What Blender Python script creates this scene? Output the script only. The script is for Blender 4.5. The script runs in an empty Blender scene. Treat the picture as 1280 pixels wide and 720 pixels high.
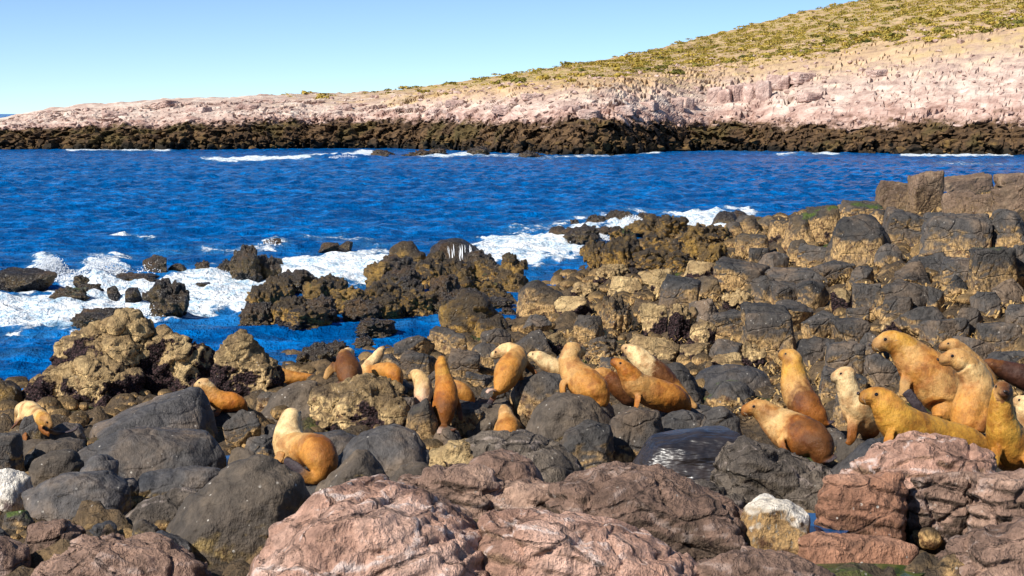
import bpy, bmesh, math, random
import numpy as np
from mathutils import Vector

random.seed(7)
SC = bpy.context.scene
COL = SC.collection

# ------------------------------------------------------------------ camera, sky, sun, exposure
F = 2000.0            # focal length in pixels of a 1280 px wide picture
H = 5.6               # eye height above the water, metres
TH = math.atan(218.0 / F)
CT, ST = math.cos(TH), math.sin(TH)
cam = bpy.data.cameras.new('camera')
cam.sensor_width = 36.0
cam.lens = F / 1280.0 * 36.0
cam.clip_start = 0.1
cam.clip_end = 60000.0
cam_o = bpy.data.objects.new('camera', cam)
cam_o.location = (0, 0, H)
cam_o.rotation_euler = (math.pi / 2 - TH, 0, 0)
COL.objects.link(cam_o)
SC.camera = cam_o

SUN_EL = math.radians(41)
SUN_AZ = math.atan2(-0.76, -0.65)          # from +Y towards +X
world = bpy.data.worlds.new('World')
SC.world = world
world.use_nodes = True
wn = world.node_tree
sky = wn.nodes.new('ShaderNodeTexSky')
sky.sky_type = 'NISHITA'
sky.sun_disc = False
sky.sun_elevation = SUN_EL
sky.sun_rotation = SUN_AZ
sky.air_density = 0.45
sky.dust_density = 0.0
sky.ozone_density = 2.0
tint = wn.nodes.new('ShaderNodeMix')
tint.data_type, tint.blend_type = 'RGBA', 'MULTIPLY'
tint.inputs[0].default_value = 1.0
tint.inputs[7].default_value = (1.0, 1.09, 1.13, 1)
wn.links.new(sky.outputs[0], tint.inputs[6])
wn.links.new(tint.outputs[2], wn.nodes['Background'].inputs[0])
wn.nodes['Background'].inputs[1].default_value = 0.096

sd = bpy.data.lights.new('sun', 'SUN')
sd.energy = 5.0
sd.angle = math.radians(0.53)
sd.color = (1.0, 0.95, 0.86)
so = bpy.data.objects.new('sun', sd)
sv = Vector((math.sin(SUN_AZ) * math.cos(SUN_EL), math.cos(SUN_AZ) * math.cos(SUN_EL), math.sin(SUN_EL)))
so.rotation_euler = sv.to_track_quat('Z', 'Y').to_euler()
so.location = (-20, -12, 30)
COL.objects.link(so)
SC.view_settings.view_transform = 'Standard'
SC.view_settings.look = 'None'
SC.view_settings.exposure = 0.45
SC.view_settings.gamma = 1.0
SC.cycles.max_bounces = 5
SC.cycles.diffuse_bounces = 2
SC.cycles.glossy_bounces = 2
SC.cycles.transmission_bounces = 2
SC.view_settings.use_curve_mapping = False


# ------------------------------------------------------------------ helpers: positions
def P(px, py, Y):
    """A point of the place at distance Y, from where it stands in the photograph."""
    u, v = (px - 640.0) / F, (360.0 - py) / F
    d = np.array([u, CT + v * ST, -ST + v * CT])
    return np.array([0, 0, H]) + d * (Y / d[1])


def proj(x, y, z):
    zc = y * CT - (z - H) * ST
    yc = y * ST + (z - H) * CT
    return 640 + F * x / zc, 360 - F * yc / zc


def smooth(a, b, x):
    t = np.clip((x - a) / (b - a), 0, 1)
    return t * t * (3 - 2 * t)


# ------------------------------------------------------------------ helpers: noise in numpy
_rs = np.random.RandomState(3)
_perm = np.concatenate([_rs.permutation(256)] * 3)
_grad = _rs.normal(size=(256, 3))
_grad /= np.linalg.norm(_grad, axis=1)[:, None]
_rnd = _rs.rand(256, 4)


def pnoise(p):
    i = np.floor(p).astype(int)
    f = p - i
    i &= 255
    u = f * f * f * (f * (f * 6 - 15) + 10)
    out = 0
    for dx in (0, 1):
        wx = u[:, 0] if dx else 1 - u[:, 0]
        for dy in (0, 1):
            wy = u[:, 1] if dy else 1 - u[:, 1]
            for dz in (0, 1):
                wz = u[:, 2] if dz else 1 - u[:, 2]
                h = _perm[_perm[_perm[i[:, 0] + dx] + i[:, 1] + dy] + i[:, 2] + dz]
                g = _grad[h]
                out = out + wx * wy * wz * (g[:, 0] * (f[:, 0] - dx) + g[:, 1] * (f[:, 1] - dy) + g[:, 2] * (f[:, 2] - dz))
    return out * 1.5


def fbm(p, octv=4, gain=0.5):
    a, s, o = 1.0, 0, 0
    for k in range(octv):
        s = s + a * pnoise(p * (2.03 ** k) + 17.3 * k)
        a *= gain
    return s


def ridged(p, octv=3):
    a, s = 1.0, 0
    for k in range(octv):
        s = s + a * (1 - 2 * np.abs(pnoise(p * (2.1 ** k) + 9.1 * k)))
        a *= 0.5
    return s


def worley(p):
    """F1, F2 and a random number of the nearest cell, 3D."""
    i = np.floor(p).astype(int)
    f1 = np.full(len(p), 9.0)
    f2 = np.full(len(p), 9.0)
    cid = np.zeros(len(p), int)
    for dx in (-1, 0, 1):
        for dy in (-1, 0, 1):
            for dz in (-1, 0, 1):
                c = i + np.array([dx, dy, dz])
                h = _perm[_perm[_perm[c[:, 0] & 255] + (c[:, 1] & 255)] + (c[:, 2] & 255)]
                q = c + _rnd[h, :3]
                d = np.sqrt(((p - q) ** 2).sum(1))
                new = d < f1
                f2 = np.where(new, f1, np.minimum(f2, d))
                f1 = np.where(new, d, f1)
                cid = np.where(new, h, cid)
    return f1, f2, _rnd[cid, 3]


# ------------------------------------------------------------------ helpers: objects
def mesh_from(name, verts, faces, smooth_shade=True):
    me = bpy.data.meshes.new(name)
    verts = np.asarray(verts, np.float32)
    faces = np.asarray(faces, np.int32)
    n, k = faces.shape
    me.vertices.add(len(verts))
    me.vertices.foreach_set('co', verts.ravel())
    me.loops.add(n * k)
    me.loops.foreach_set('vertex_index', faces.ravel())
    me.polygons.add(n)
    me.polygons.foreach_set('loop_start', np.arange(0, n * k, k, dtype=np.int32))
    me.polygons.foreach_set('use_smooth', np.full(n, smooth_shade))
    me.update(calc_edges=True)
    me.validate()
    return me


def put(name, me, mat=None, parent=None, label=None, cat=None, group=None, kind=None, loc=None):
    o = bpy.data.objects.new(name, me)
    COL.objects.link(o)
    if mat is not None and me is not None and len(me.materials) == 0:
        me.materials.append(mat)
    if parent is not None:
        o.parent = parent
    if loc is not None:
        o.location = loc
    if label:
        o['label'] = label
    if cat:
        o['category'] = cat
    if group:
        o['group'] = group
    if kind:
        o['kind'] = kind
    return o


def grid_faces(nr, nc):
    a = np.arange(nr * nc).reshape(nr, nc)
    return np.stack([a[:-1, :-1], a[:-1, 1:], a[1:, 1:], a[1:, :-1]], -1).reshape(-1, 4)


def attr(me, name, vals):
    at = me.attributes.new(name, 'FLOAT', 'POINT')
    at.data.foreach_set('value', np.asarray(vals, np.float32))


def get_co(me):
    a = np.empty(len(me.vertices) * 3, np.float32)
    me.vertices.foreach_get('co', a)
    return a.reshape(-1, 3).astype(float)


def get_no(me):
    a = np.empty(len(me.vertices) * 3, np.float32)
    me.vertex_normals.foreach_get('vector', a)
    return a.reshape(-1, 3).astype(float)


def set_co(me, co):
    me.vertices.foreach_set('co', np.asarray(co, np.float32).ravel())
    me.update()


def remeshed(bm, voxel, iters, fac=0.5):
    """One closed skin round everything in the bmesh."""
    me = bpy.data.meshes.new('tmp')
    bm.to_mesh(me)
    bm.free()
    o = bpy.data.objects.new('tmp', me)
    COL.objects.link(o)
    m = o.modifiers.new('r', 'REMESH')
    m.mode = 'VOXEL'
    m.voxel_size = voxel
    m.use_smooth_shade = True
    if iters:
        s = o.modifiers.new('s', 'SMOOTH')
        s.factor = fac
        s.iterations = iters
    dg = bpy.context.evaluated_depsgraph_get()
    out = bpy.data.meshes.new_from_object(o.evaluated_get(dg))
    bpy.data.objects.remove(o)
    bpy.data.meshes.remove(me)
    return out


# ------------------------------------------------------------------ helpers: node materials
class NB:
    def __init__(self, name):
        self.m = bpy.data.materials.new(name)
        self.m.use_nodes = True
        self.t = self.m.node_tree
        self.t.nodes.clear()
        self.out = self.n('ShaderNodeOutputMaterial')
        self.b = self.n('ShaderNodeBsdfPrincipled')
        self.t.links.new(self.b.outputs[0], self.out.inputs[0])
        self.geo = self.n('ShaderNodeNewGeometry')
        self.pos = self.geo.outputs['Position']

    def n(self, typ, **kw):
        x = self.t.nodes.new(typ)
        for k, v in kw.items():
            setattr(x, k, v)
        return x

    def set(self, node, key, v):
        s = node.inputs[key]
        if hasattr(v, 'is_linked') or isinstance(v, bpy.types.NodeSocket):
            self.t.links.new(v, s)
        elif isinstance(v, (tuple, list)) and len(v) == 3 and s.type == 'RGBA':
            s.default_value = (*v, 1)
        else:
            s.default_value = v

    def noise(self, vec, scale, detail=5, rough=0.55, dist=0.0):
        x = self.n('ShaderNodeTexNoise')
        self.set(x, 'Vector', vec)
        self.set(x, 'Scale', scale)
        self.set(x, 'Detail', detail)
        self.set(x, 'Roughness', rough)
        self.set(x, 'Distortion', dist)
        return x.outputs[0]

    def noisec(self, vec, scale, detail=3):
        x = self.n('ShaderNodeTexNoise')
        self.set(x, 'Vector', vec)
        self.set(x, 'Scale', scale)
        self.set(x, 'Detail', detail)
        return x.outputs[1]

    def vor(self, vec, scale, feature='F1', rand=1.0):
        x = self.n('ShaderNodeTexVoronoi', feature=feature)
        self.set(x, 'Vector', vec)
        self.set(x, 'Scale', scale)
        self.set(x, 'Randomness', rand)
        return x.outputs['Distance']

    def vorc(self, vec, scale):
        x = self.n('ShaderNodeTexVoronoi')
        self.set(x, 'Vector', vec)
        self.set(x, 'Scale', scale)
        return x.outputs['Color']

    def math(self, op, a, b=0.0, c=0.0):
        x = self.n('ShaderNodeMath', operation=op)
        self.set(x, 0, a)
        self.set(x, 1, b)
        self.set(x, 2, c)
        return x.outputs[0]

    def vmath(self, op, a, b):
        x = self.n('ShaderNodeVectorMath', operation=op)
        self.set(x, 0, a)
        self.set(x, 1, b)
        return x.outputs[0]

    def step(self, v, a, b, lo=0.0, hi=1.0):
        x = self.n('ShaderNodeMapRange', interpolation_type='SMOOTHSTEP')
        self.set(x, 'Value', v)
        self.set(x, 'From Min', a)
        self.set(x, 'From Max', b)
        self.set(x, 'To Min', lo)
        self.set(x, 'To Max', hi)
        return x.outputs[0]

    def ramp(self, v, stops):
        x = self.n('ShaderNodeValToRGB')
        self.set(x, 'Fac', v)
        e = x.color_ramp.elements
        while len(e) < len(stops):
            e.new(0.5)
        for el, (p, c) in zip(e, stops):
            el.position = p
            el.color = (*c, 1)
        return x.outputs[0]

    def mix(self, f, a, b, mode='MIX'):
        x = self.n('ShaderNodeMix', data_type='RGBA', blend_type=mode)
        self.set(x, 0, f)
        self.set(x, 6, a)
        self.set(x, 7, b)
        return x.outputs[2]

    def gray(self, v):
        x = self.n('ShaderNodeCombineColor')
        for k in range(3):
            self.set(x, k, v)
        return x.outputs[0]

    def attr(self, name):
        x = self.n('ShaderNodeAttribute', attribute_name=name)
        return x

    def bump(self, height, strength, dist, prev=None):
        x = self.n('ShaderNodeBump')
        self.set(x, 'Height', height)
        self.set(x, 'Strength', strength)
        self.set(x, 'Distance', dist)
        if prev is not None:
            self.set(x, 'Normal', prev)
        return x.outputs[0]

    def stretch(self, vec, s):
        x = self.n('ShaderNodeMapping')
        self.set(x, 'Vector', vec)
        x.inputs['Scale'].default_value = s
        return x.outputs[0]

    def done(self, color, rough, normal=None, spec=0.4):
        self.set(self.b, 'Base Color', color)
        self.set(self.b, 'Roughness', rough)
        self.set(self.b, 'Specular IOR Level', spec)
        if normal is not None:
            self.set(self.b, 'Normal', normal)
        return self.m


def rockmat(name, top, flank=None, fl=(0.15, 0.7), low=None, low_h=0.0, green=0.0, white=0.0, streak=0.0,
            rough=0.78, crack=0.5, grain=0.5, scale=1.0, spec=0.3, low_n=1.3, speck=0.25, gen=True):
    b = NB(name)
    p = b.pos
    sep = b.n('ShaderNodeSeparateXYZ')
    b.set(sep, 0, b.geo.outputs['Normal'])
    nz = sep.outputs[2]
    tc = b.n('ShaderNodeTexCoord')
    gs = b.n('ShaderNodeSeparateXYZ')
    b.set(gs, 0, tc.outputs['Generated'])
    gz = gs.outputs[2] if gen else 0.75
    oi = b.n('ShaderNodeObjectInfo')
    rnd = oi.outputs['Random']
    off = b.n('ShaderNodeCombineXYZ')
    b.set(off, 0, b.math('MULTIPLY', rnd, 31.0))
    pp = b.vmath('ADD', p, off.outputs[0])
    n1 = b.noise(pp, 0.9 * scale, 5, 0.62)
    n2 = b.noise(pp, 5.5 * scale, 5, 0.66)
    n3 = b.noise(b.stretch(p, (1, 1, 0.45)), 22 * scale, 4, 0.7)
    nwarp = b.noisec(pp, 2.2 * scale, 2)
    pw = b.vmath('ADD', pp, b.vmath('MULTIPLY', nwarp, (0.22, 0.22, 0.22)))
    c = b.ramp(n1, [(0.32, top[0]), (0.5, top[1]), (0.66, top[2])])
    vb = b.math('MULTIPLY', b.math('MULTIPLY_ADD', n2, 2.0, 0.02), b.math('MULTIPLY_ADD', n3, 1.3, 0.36))
    vb = b.math('MULTIPLY', vb, b.math('MULTIPLY_ADD', rnd, 0.5, 0.75))
    c = b.mix(1.0, c, b.gray(vb), 'MULTIPLY')
    if flank:
        # crust of barnacles and dry weed on the sides; granite sides just darker brown
        s = b.math('ADD', nz, b.math('MULTIPLY', b.math('SUBTRACT', n1, 0.5), 2.4))
        s = b.math('ADD', s, b.math('MULTIPLY', b.math('SUBTRACT', gz, 0.75), 1.2))
        ff = b.step(s, fl[1], fl[0])
        ff = b.math('MULTIPLY', ff, b.step(n3, 0.3, 0.46, 0.25, 1.0))
        fc = b.ramp(n3, [(0.33, tuple(v * 0.22 for v in flank)), (0.47, flank), (0.64, tuple(min(1, v * 1.75) for v in flank))])
        fc = b.mix(b.step(n2, 0.5, 0.66), fc, (flank[0] * 0.28, flank[1] * 0.22, flank[2] * 0.25))
        c = b.mix(ff, c, fc)
    if white > 0:
        w = b.math('MULTIPLY', b.step(b.math('ADD', n2, b.math('MULTIPLY', nz, 0.18)), 0.86 - 0.35 * white, 0.96 - 0.35 * white), b.step(n3, 0.4, 0.6, 0.1, 0.9))
        c = b.mix(w, c, (0.62, 0.55, 0.5))
    if streak > 0:
        vs = b.vor(b.stretch(pw, (0.6, 1.6, 0.9)), 1.3, 'DISTANCE_TO_EDGE')
        sf = b.math('MULTIPLY', b.step(b.math('ADD', vs, b.math('MULTIPLY', b.math('SUBTRACT', n3, 0.5), 0.12)), 0.05, 0.0), b.step(n2, 0.44, 0.56))
        c = b.mix(b.math('MULTIPLY', sf, streak), c, (0.72, 0.58, 0.52))
    if green > 0:
        g = b.noise(p, 0.55, 5, 0.6)
        gf = b.step(b.math('ADD', b.math('MULTIPLY', nz, 0.12), g), 0.86 - 0.3 * green, 0.94 - 0.3 * green)
        c = b.mix(b.math('MULTIPLY', gf, 0.85), c, b.ramp(n3, [(0.35, (0.02, 0.045, 0.006)), (0.65, (0.11, 0.16, 0.018))]))
    vm = b.vor(p, 22.0)
    mf = None
    if low:
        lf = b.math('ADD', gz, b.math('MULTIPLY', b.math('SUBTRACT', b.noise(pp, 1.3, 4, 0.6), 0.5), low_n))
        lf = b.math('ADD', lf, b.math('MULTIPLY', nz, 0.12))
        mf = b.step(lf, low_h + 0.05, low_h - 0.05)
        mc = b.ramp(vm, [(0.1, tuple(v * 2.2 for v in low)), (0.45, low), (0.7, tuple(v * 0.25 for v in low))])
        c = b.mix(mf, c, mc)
    if speck > 0:
        sp = b.vor(p, 8.0)
        c = b.mix(b.math('MULTIPLY', b.step(sp, 0.14, 0.08), b.math('MULTIPLY', b.step(n2, 0.46, 0.56), min(1.0, speck * 2.0))), c, (0.58, 0.53, 0.46))
    # relief
    h = b.math('ADD', b.math('MULTIPLY', n2, 0.8), b.math('MULTIPLY', n3, 0.45))
    nrm = b.bump(h, min(1.0, grain * 1.25), 0.15)
    if crack > 0:
        ve = b.vor(b.stretch(pw, (0.8, 0.9, 1.5)), 1.7 * scale, 'DISTANCE_TO_EDGE')
        cf = b.step(ve, 0.0, 0.05)
        nrm = b.bump(cf, crack, 0.06, nrm)
        c = b.mix(b.math('MULTIPLY', b.step(ve, 0.022, 0.0), crack * 0.7), c, (0.02, 0.016, 0.014))
    if mf is not None:
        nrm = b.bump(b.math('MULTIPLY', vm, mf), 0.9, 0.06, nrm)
    r = b.math('MULTIPLY_ADD', n2, 0.3, rough - 0.15)
    return b.done(c, r, nrm, spec)


M = {}
TAN = (0.43, 0.27, 0.115)
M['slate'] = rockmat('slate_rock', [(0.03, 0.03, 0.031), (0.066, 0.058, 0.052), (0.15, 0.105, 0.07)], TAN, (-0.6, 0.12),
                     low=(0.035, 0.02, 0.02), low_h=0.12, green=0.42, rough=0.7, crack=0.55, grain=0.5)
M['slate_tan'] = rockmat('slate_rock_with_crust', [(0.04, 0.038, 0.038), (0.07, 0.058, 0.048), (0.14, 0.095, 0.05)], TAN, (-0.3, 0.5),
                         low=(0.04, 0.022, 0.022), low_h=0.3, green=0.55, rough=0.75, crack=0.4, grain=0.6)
M['smooth'] = rockmat('smooth_dark_rock', [(0.034, 0.035, 0.04), (0.072, 0.065, 0.062), (0.15, 0.112, 0.082)], (0.25, 0.17, 0.07), (-0.5, 0.0),
                      low=(0.05, 0.035, 0.03), low_h=0.25, rough=0.62, crack=0.35, grain=0.45, speck=0.35)
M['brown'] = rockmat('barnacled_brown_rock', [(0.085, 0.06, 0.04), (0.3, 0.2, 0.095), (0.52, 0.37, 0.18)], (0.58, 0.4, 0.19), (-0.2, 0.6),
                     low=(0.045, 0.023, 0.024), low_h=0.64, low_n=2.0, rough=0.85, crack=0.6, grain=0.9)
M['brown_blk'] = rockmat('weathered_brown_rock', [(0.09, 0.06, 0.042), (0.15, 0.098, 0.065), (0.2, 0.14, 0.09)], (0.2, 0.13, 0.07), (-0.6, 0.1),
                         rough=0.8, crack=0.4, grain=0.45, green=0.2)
M['weed'] = rockmat('weed_covered_rock', [(0.02, 0.013, 0.009), (0.055, 0.034, 0.013), (0.27, 0.155, 0.03)], (0.34, 0.19, 0.04), (-0.55, 0.25),
                    low=(0.022, 0.012, 0.01), low_h=0.45, green=0.5, rough=0.5, crack=0.5, grain=0.9, spec=0.5)
M['wetrock'] = rockmat('wet_surf_rock', [(0.014, 0.010, 0.009), (0.03, 0.02, 0.013), (0.085, 0.045, 0.014)], (0.09, 0.055, 0.015), (-0.2, 0.4),
                       low=(0.014, 0.009, 0.009), low_h=0.45, green=0.35, rough=0.35, crack=0.4, grain=0.8, spec=0.6)
M['pink'] = rockmat('pink_granite', [(0.22, 0.125, 0.09), (0.44, 0.255, 0.185), (0.62, 0.4, 0.31)], (0.21, 0.13, 0.08), (-0.45, 0.45),
                    white=0.3, streak=0.8, rough=0.85, crack=0.75, grain=0.9, speck=0.1)
M['pinkbrown'] = rockmat('brownish_pink_granite', [(0.12, 0.075, 0.055), (0.24, 0.15, 0.11), (0.4, 0.26, 0.19)], (0.09, 0.06, 0.042), (-0.3, 0.4),
                         streak=0.25, white=0.1, rough=0.85, crack=0.7, grain=0.95, speck=0.2)
M['redrock'] = rockmat('red_brown_rock', [(0.17, 0.082, 0.05), (0.28, 0.14, 0.085), (0.4, 0.225, 0.15)], (0.14, 0.07, 0.04), (-0.5, 0.2),
                       rough=0.75, crack=0.55, grain=0.7, speck=0.5)
M['bedrock'] = rockmat('grey_bedrock', [(0.06, 0.05, 0.043), (0.12, 0.096, 0.076), (0.22, 0.175, 0.135)], (0.09, 0.07, 0.05), (-0.3, 0.3),
                       white=0.2, streak=0.3, rough=0.8, crack=0.8, grain=0.9)
M['greybrown'] = rockmat('grey_brown_rock', [(0.05, 0.042, 0.035), (0.085, 0.066, 0.05), (0.13, 0.095, 0.062)], (0.27, 0.19, 0.08), (-0.55, -0.1),
                         low=(0.05, 0.03, 0.025), low_h=0.1, rough=0.75, crack=0.15, grain=0.45, speck=0.6)
M['guano'] = rockmat('whitened_rock', [(0.3, 0.26, 0.2), (0.52, 0.46, 0.38), (0.72, 0.66, 0.58)], (0.27, 0.165, 0.07), (0.3, 0.9),
                     rough=0.85, crack=0.3, grain=0.6)
M['barnacle'] = rockmat('white_barnacle_rock', [(0.35, 0.31, 0.26), (0.55, 0.5, 0.43), (0.7, 0.66, 0.6)], (0.5, 0.44, 0.36), (0.0, 0.6),
                        rough=0.9, crack=0.1, grain=1.0)


def wetslab():
    b = NB('wet_polished_rock')
    n = b.noise(b.pos, 2.2, 6)
    n2 = b.noise(b.stretch(b.pos, (1, 2.0, 4)), 1.6, 3)
    c = b.ramp(n, [(0.35, (0.010, 0.011, 0.015)), (0.6, (0.03, 0.022, 0.02))])
    return b.done(c, b.step(n, 0.35, 0.65, 0.3, 0.45), b.bump(n2, 0.7, 0.2, b.bump(n, 0.4, 0.05)), 0.9)


M['wetslab'] = wetslab()

# ------------------------------------------------------------------ the shore's ground
CTRL = []


def cp(px, py, z):
    Y = (H - z) * F / (py - 142.0)
    CTRL.append((px, Y, z))


for px in (-250, 100, 400, 700, 1000, 1300, 1550):
    cp(px, 900, 1.7)
    cp(px, 720, 1.4)
for px in (-250, 0, 200, 400, 600, 800, 950):
    cp(px, 625, 0.95)
for px in (-250, 0, 200, 350, 550, 700, 850, 1000):
    cp(px, 560, 0.7)
for px in (1130, 1280, 1500):
    cp(px, 610, 1.2)
    cp(px, 555, 1.05)
for px in (-250, 0, 100):
    cp(px, 510, 0.25)
    cp(px, 480, -0.15)
    cp(px, 430, -1.2)
for px in (200, 300):
    cp(px, 500, 0.45)
    cp(px, 455, -0.3)
    cp(px, 420, -1.2)
for a in ((400, 500, .7), (400, 470, .25), (370, 448, -.2), (450, 465, .35), (450, 440, -.25), (550, 500, .75), (550, 460, .5), (530, 432, -.02),
          (480, 410, -1), (700, 500, .85), (700, 460, .65), (640, 430, .3), (720, 425, .5), (600, 400, -.15), (660, 385, .05), (560, 380, -1.2),
          (850, 500, .9), (850, 450, .8), (850, 400, .75), (760, 385, .45), (690, 350, -.1), (640, 360, -.9), (760, 335, .15), (850, 340, .55), (735, 310, -.4),
          (1000, 500, 1.0), (1000, 440, 1.05), (1000, 380, 1.1), (950, 330, .9), (880, 300, .4), (820, 285, .1), (780, 278, -.8),
          (1150, 500, 1.15), (1150, 440, 1.3), (1150, 370, 1.55), (1100, 310, 1.55), (1020, 280, 1.1), (940, 280, .35), (925, 268, -.5),
          (1280, 500, 1.2), (1280, 430, 1.6), (1280, 350, 2.1), (1250, 290, 2.4), (1200, 262, 2.4), (1110, 262, 1.9), (1040, 262, 1.2), (980, 266, .5),
          (900, 287, -.25), (860, 281, -.6), (960, 273, -.1), (835, 292, .0), (1000, 270, .5), (1500, 480, 1.4), (1500, 400, 2.2), (1500, 300, 2.8), (1450, 245, 3.0), (1290, 240, 2.7)):
    cp(*a)
for px in (-250, 50, 300, 550):
    CTRL.append((px, 60, -2.2))
    CTRL.append((px, 95, -2.5))
for px, Y in ((750, 95), (900, 105), (1050, 100), (1200, 100), (1350, 105), (1550, 110)):
    CTRL.append((px, Y, -2.5))
for px, Y in ((1060, 84), (1150, 80), (1250, 82)):
    CTRL.append((px, Y, 0.3))
CTRL = np.array(CTRL)


def uv_of(x, y):
    return np.stack([np.clip(F * x / y, -950, 950) / 300.0, np.log(y) * 3.2], -1)


def tps_k(a, b):
    r2 = ((a[:, None, :] - b[None]) ** 2).sum(-1)
    return 0.5 * r2 * np.log(r2 + 1e-9)


_cu = np.stack([(CTRL[:, 0] - 640) / 300.0, np.log(CTRL[:, 1]) * 3.2], -1)
_n = len(_cu)
_A = np.zeros((_n + 3, _n + 3))
_A[:_n, :_n] = tps_k(_cu, _cu) + 0.02 * np.eye(_n)
_A[:_n, _n] = 1
_A[:_n, _n + 1:] = _cu
_A[_n:, :_n] = _A[:_n, _n:].T
_w = np.linalg.solve(_A, np.concatenate([CTRL[:, 2], np.zeros(3)]))


def ground(x, y):
    x, y = np.atleast_1d(np.asarray(x, float)), np.atleast_1d(np.asarray(y, float))
    u = uv_of(x, y)
    out = np.empty(len(u))
    for k in range(0, len(u), 20000):
        uu = u[k:k + 20000]
        out[k:k + 20000] = tps_k(uu, _cu) @ _w[:_n] + _w[_n] + uu @ _w[_n + 1:]
    return np.clip(out, -3, 3.6)


_YS = np.exp(np.linspace(math.log(10.5), math.log(110), 260))


def hit(px, py):
    """Where the sight line meets ground or water."""
    a, b = P(px, py, 1.0), P(px, py, 2.0)
    d = b - a
    x, z = a[0] + d[0] * (_YS - 1), a[2] + d[2] * (_YS - 1)
    g = np.maximum(ground(x, _YS), 0)
    k = np.nonzero(z <= g)[0]
    k = k[0] if len(k) else len(_YS) - 1
    return np.array([x[k], _YS[k], g[k]])


def make_ground():
    rows = np.exp(np.linspace(math.log(9.0), math.log(112), 350))
    cols = np.linspace(-330, 1620, 330)
    yy, cc = np.meshgrid(rows, cols, indexing='ij')
    xx = (cc - 640) / F * yy
    x, y = xx.ravel(), yy.ravel()
    z = ground(x, y)
    p = np.stack([x, y, z * 0], -1)
    wob = np.stack([fbm(p * 0.5, 3), fbm(p * 0.5 + 40, 3), 0 * x], -1)
    f1, f2, r = worley(np.stack([x, y, 0 * x], -1) * 1.25 + wob * 0.5)
    dome = smooth(0.0, 0.5, f2 - f1)
    g1, g2, r2 = worley(np.stack([x, y, 0 * x + 5], -1) * 3.3 + wob)
    z = z - 0.18 + dome * (0.05 + 0.28 * r) + 0.12 * smooth(0, .5, g2 - g1) * r2 + 0.1 * fbm(p * 1.1, 4) + 0.05 * ridged(p * 3.5, 2)
    me = mesh_from('shore_ground', np.stack([x, y, z], -1), grid_faces(len(rows), len(cols)))
    m = rockmat('rubble_ground', [(0.035, 0.03, 0.026), (0.08, 0.056, 0.034), (0.17, 0.11, 0.055)], TAN, (0.1, 0.9), low=(0.035, 0.02, 0.02),
                low_h=0.62, green=0.5, rough=0.8, crack=0.5, grain=1.0, gen=False)
    put('shore_ground', me, m, kind='structure')


make_ground()


# ------------------------------------------------------------------ the sea
def seg_dist(px, py, poly, closed=True):
    q = np.array(poly, float)
    q[:, 1] *= 3
    a = np.stack([px, py * 3], -1)
    d = np.full(len(a), 1e9)
    ins = np.zeros(len(a), bool)
    n = len(q)
    for i in range(n if closed else n - 1):
        s, e = q[i], q[(i + 1) % n]
        v = e - s
        t = np.clip(((a - s) @ v) / (v @ v), 0, 1)
        d = np.minimum(d, np.hypot(*(a - s - t[:, None] * v).T))
        if closed:
            c = (s[1] > a[:, 1]) != (e[1] > a[:, 1])
            xi = (e[0] - s[0]) * (a[:, 1] - s[1]) / (e[1] - s[1] + 1e-9) + s[0]
            ins ^= c & (a[:, 0] < xi)
    return np.where(ins, -d, d)


FOAM = [([(-300, 360), (0, 366), (60, 358), (120, 343), (200, 345), (240, 333), (290, 338), (345, 328), (365, 317), (430, 313), (490, 308), (500, 330), (450, 350),
          (385, 362), (320, 384), (250, 392), (190, 400), (150, 406), (60, 412), (-20, 408), (-300, 415)], 1.0),
        ([(570, 318), (600, 300), (645, 288), (700, 284), (745, 283), (770, 275), (800, 272), (805, 285), (750, 300), (742, 318), (700, 326), (640, 330), (590, 328)], 1.0),
        ([(818, 284), (850, 270), (900, 265), (945, 262), (940, 272), (905, 288), (860, 292)], 1.0),
        ([(96, 345), (102, 325), (125, 315), (150, 320), (162, 340)], 0.9),
        ([(25, 345), (45, 322), (70, 317), (88, 326), (75, 345)], 1.0),
        ([(-100, 420), (0, 418), (150, 412), (300, 400), (300, 392), (100, 408), (-100, 412)], 0.55),
        ([(700, 283), (720, 272), (800, 266), (805, 274), (740, 282)], 0.8),
        ([(340, 432), (372, 442), (395, 450), (360, 455), (335, 445)], 0.55),
        ([(600, 365), (650, 360), (680, 350), (700, 340), (640, 350)], 0.35)]
STREAK = [([(255, 201), (300, 201), (345, 199), (400, 197), (440, 193), (468, 192)], 4.5, 1.0), ([(520, 196), (560, 196), (600, 193)], 3, .9), ([(600, 195), (680, 198), (780, 196)], 3, .7), ([(620, 197), (690, 200)], 3, .6),
          ([(145, 294), (172, 296), (190, 297)], 5, .9), ([(88, 187), (130, 187), (150, 187), (205, 188)], 4, .9), ([(797, 193), (820, 192)], 4, 1), ([(975, 194), (1005, 193), (1045, 194)], 4, 1),
          ([(1130, 196), (1200, 195), (1250, 194), (1265, 195)], 3.5, .9), ([(385, 296), (430, 297), (460, 300)], 5, .7), ([(195, 313), (230, 314)], 5, .6), ([(260, 312), (320, 311), (350, 306)], 6, .7),
          ([(330, 304), (350, 303)], 4, .8), ([(640, 290), (690, 284), (730, 274)], 8, .6), ([(860, 187), (955, 190)], 2, .5), ([(1170, 206), (1275, 208)], 2.2, .6), ([(570, 205), (600, 206)], 2, .5),
          ([(830, 268), (870, 270)], 6, .8), ([(430, 418), (520, 400), (560, 392)], 5, .35), ([(0, 440), (40, 438)], 5, .35), ([(590, 340), (660, 345)], 7, .5)]


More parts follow.
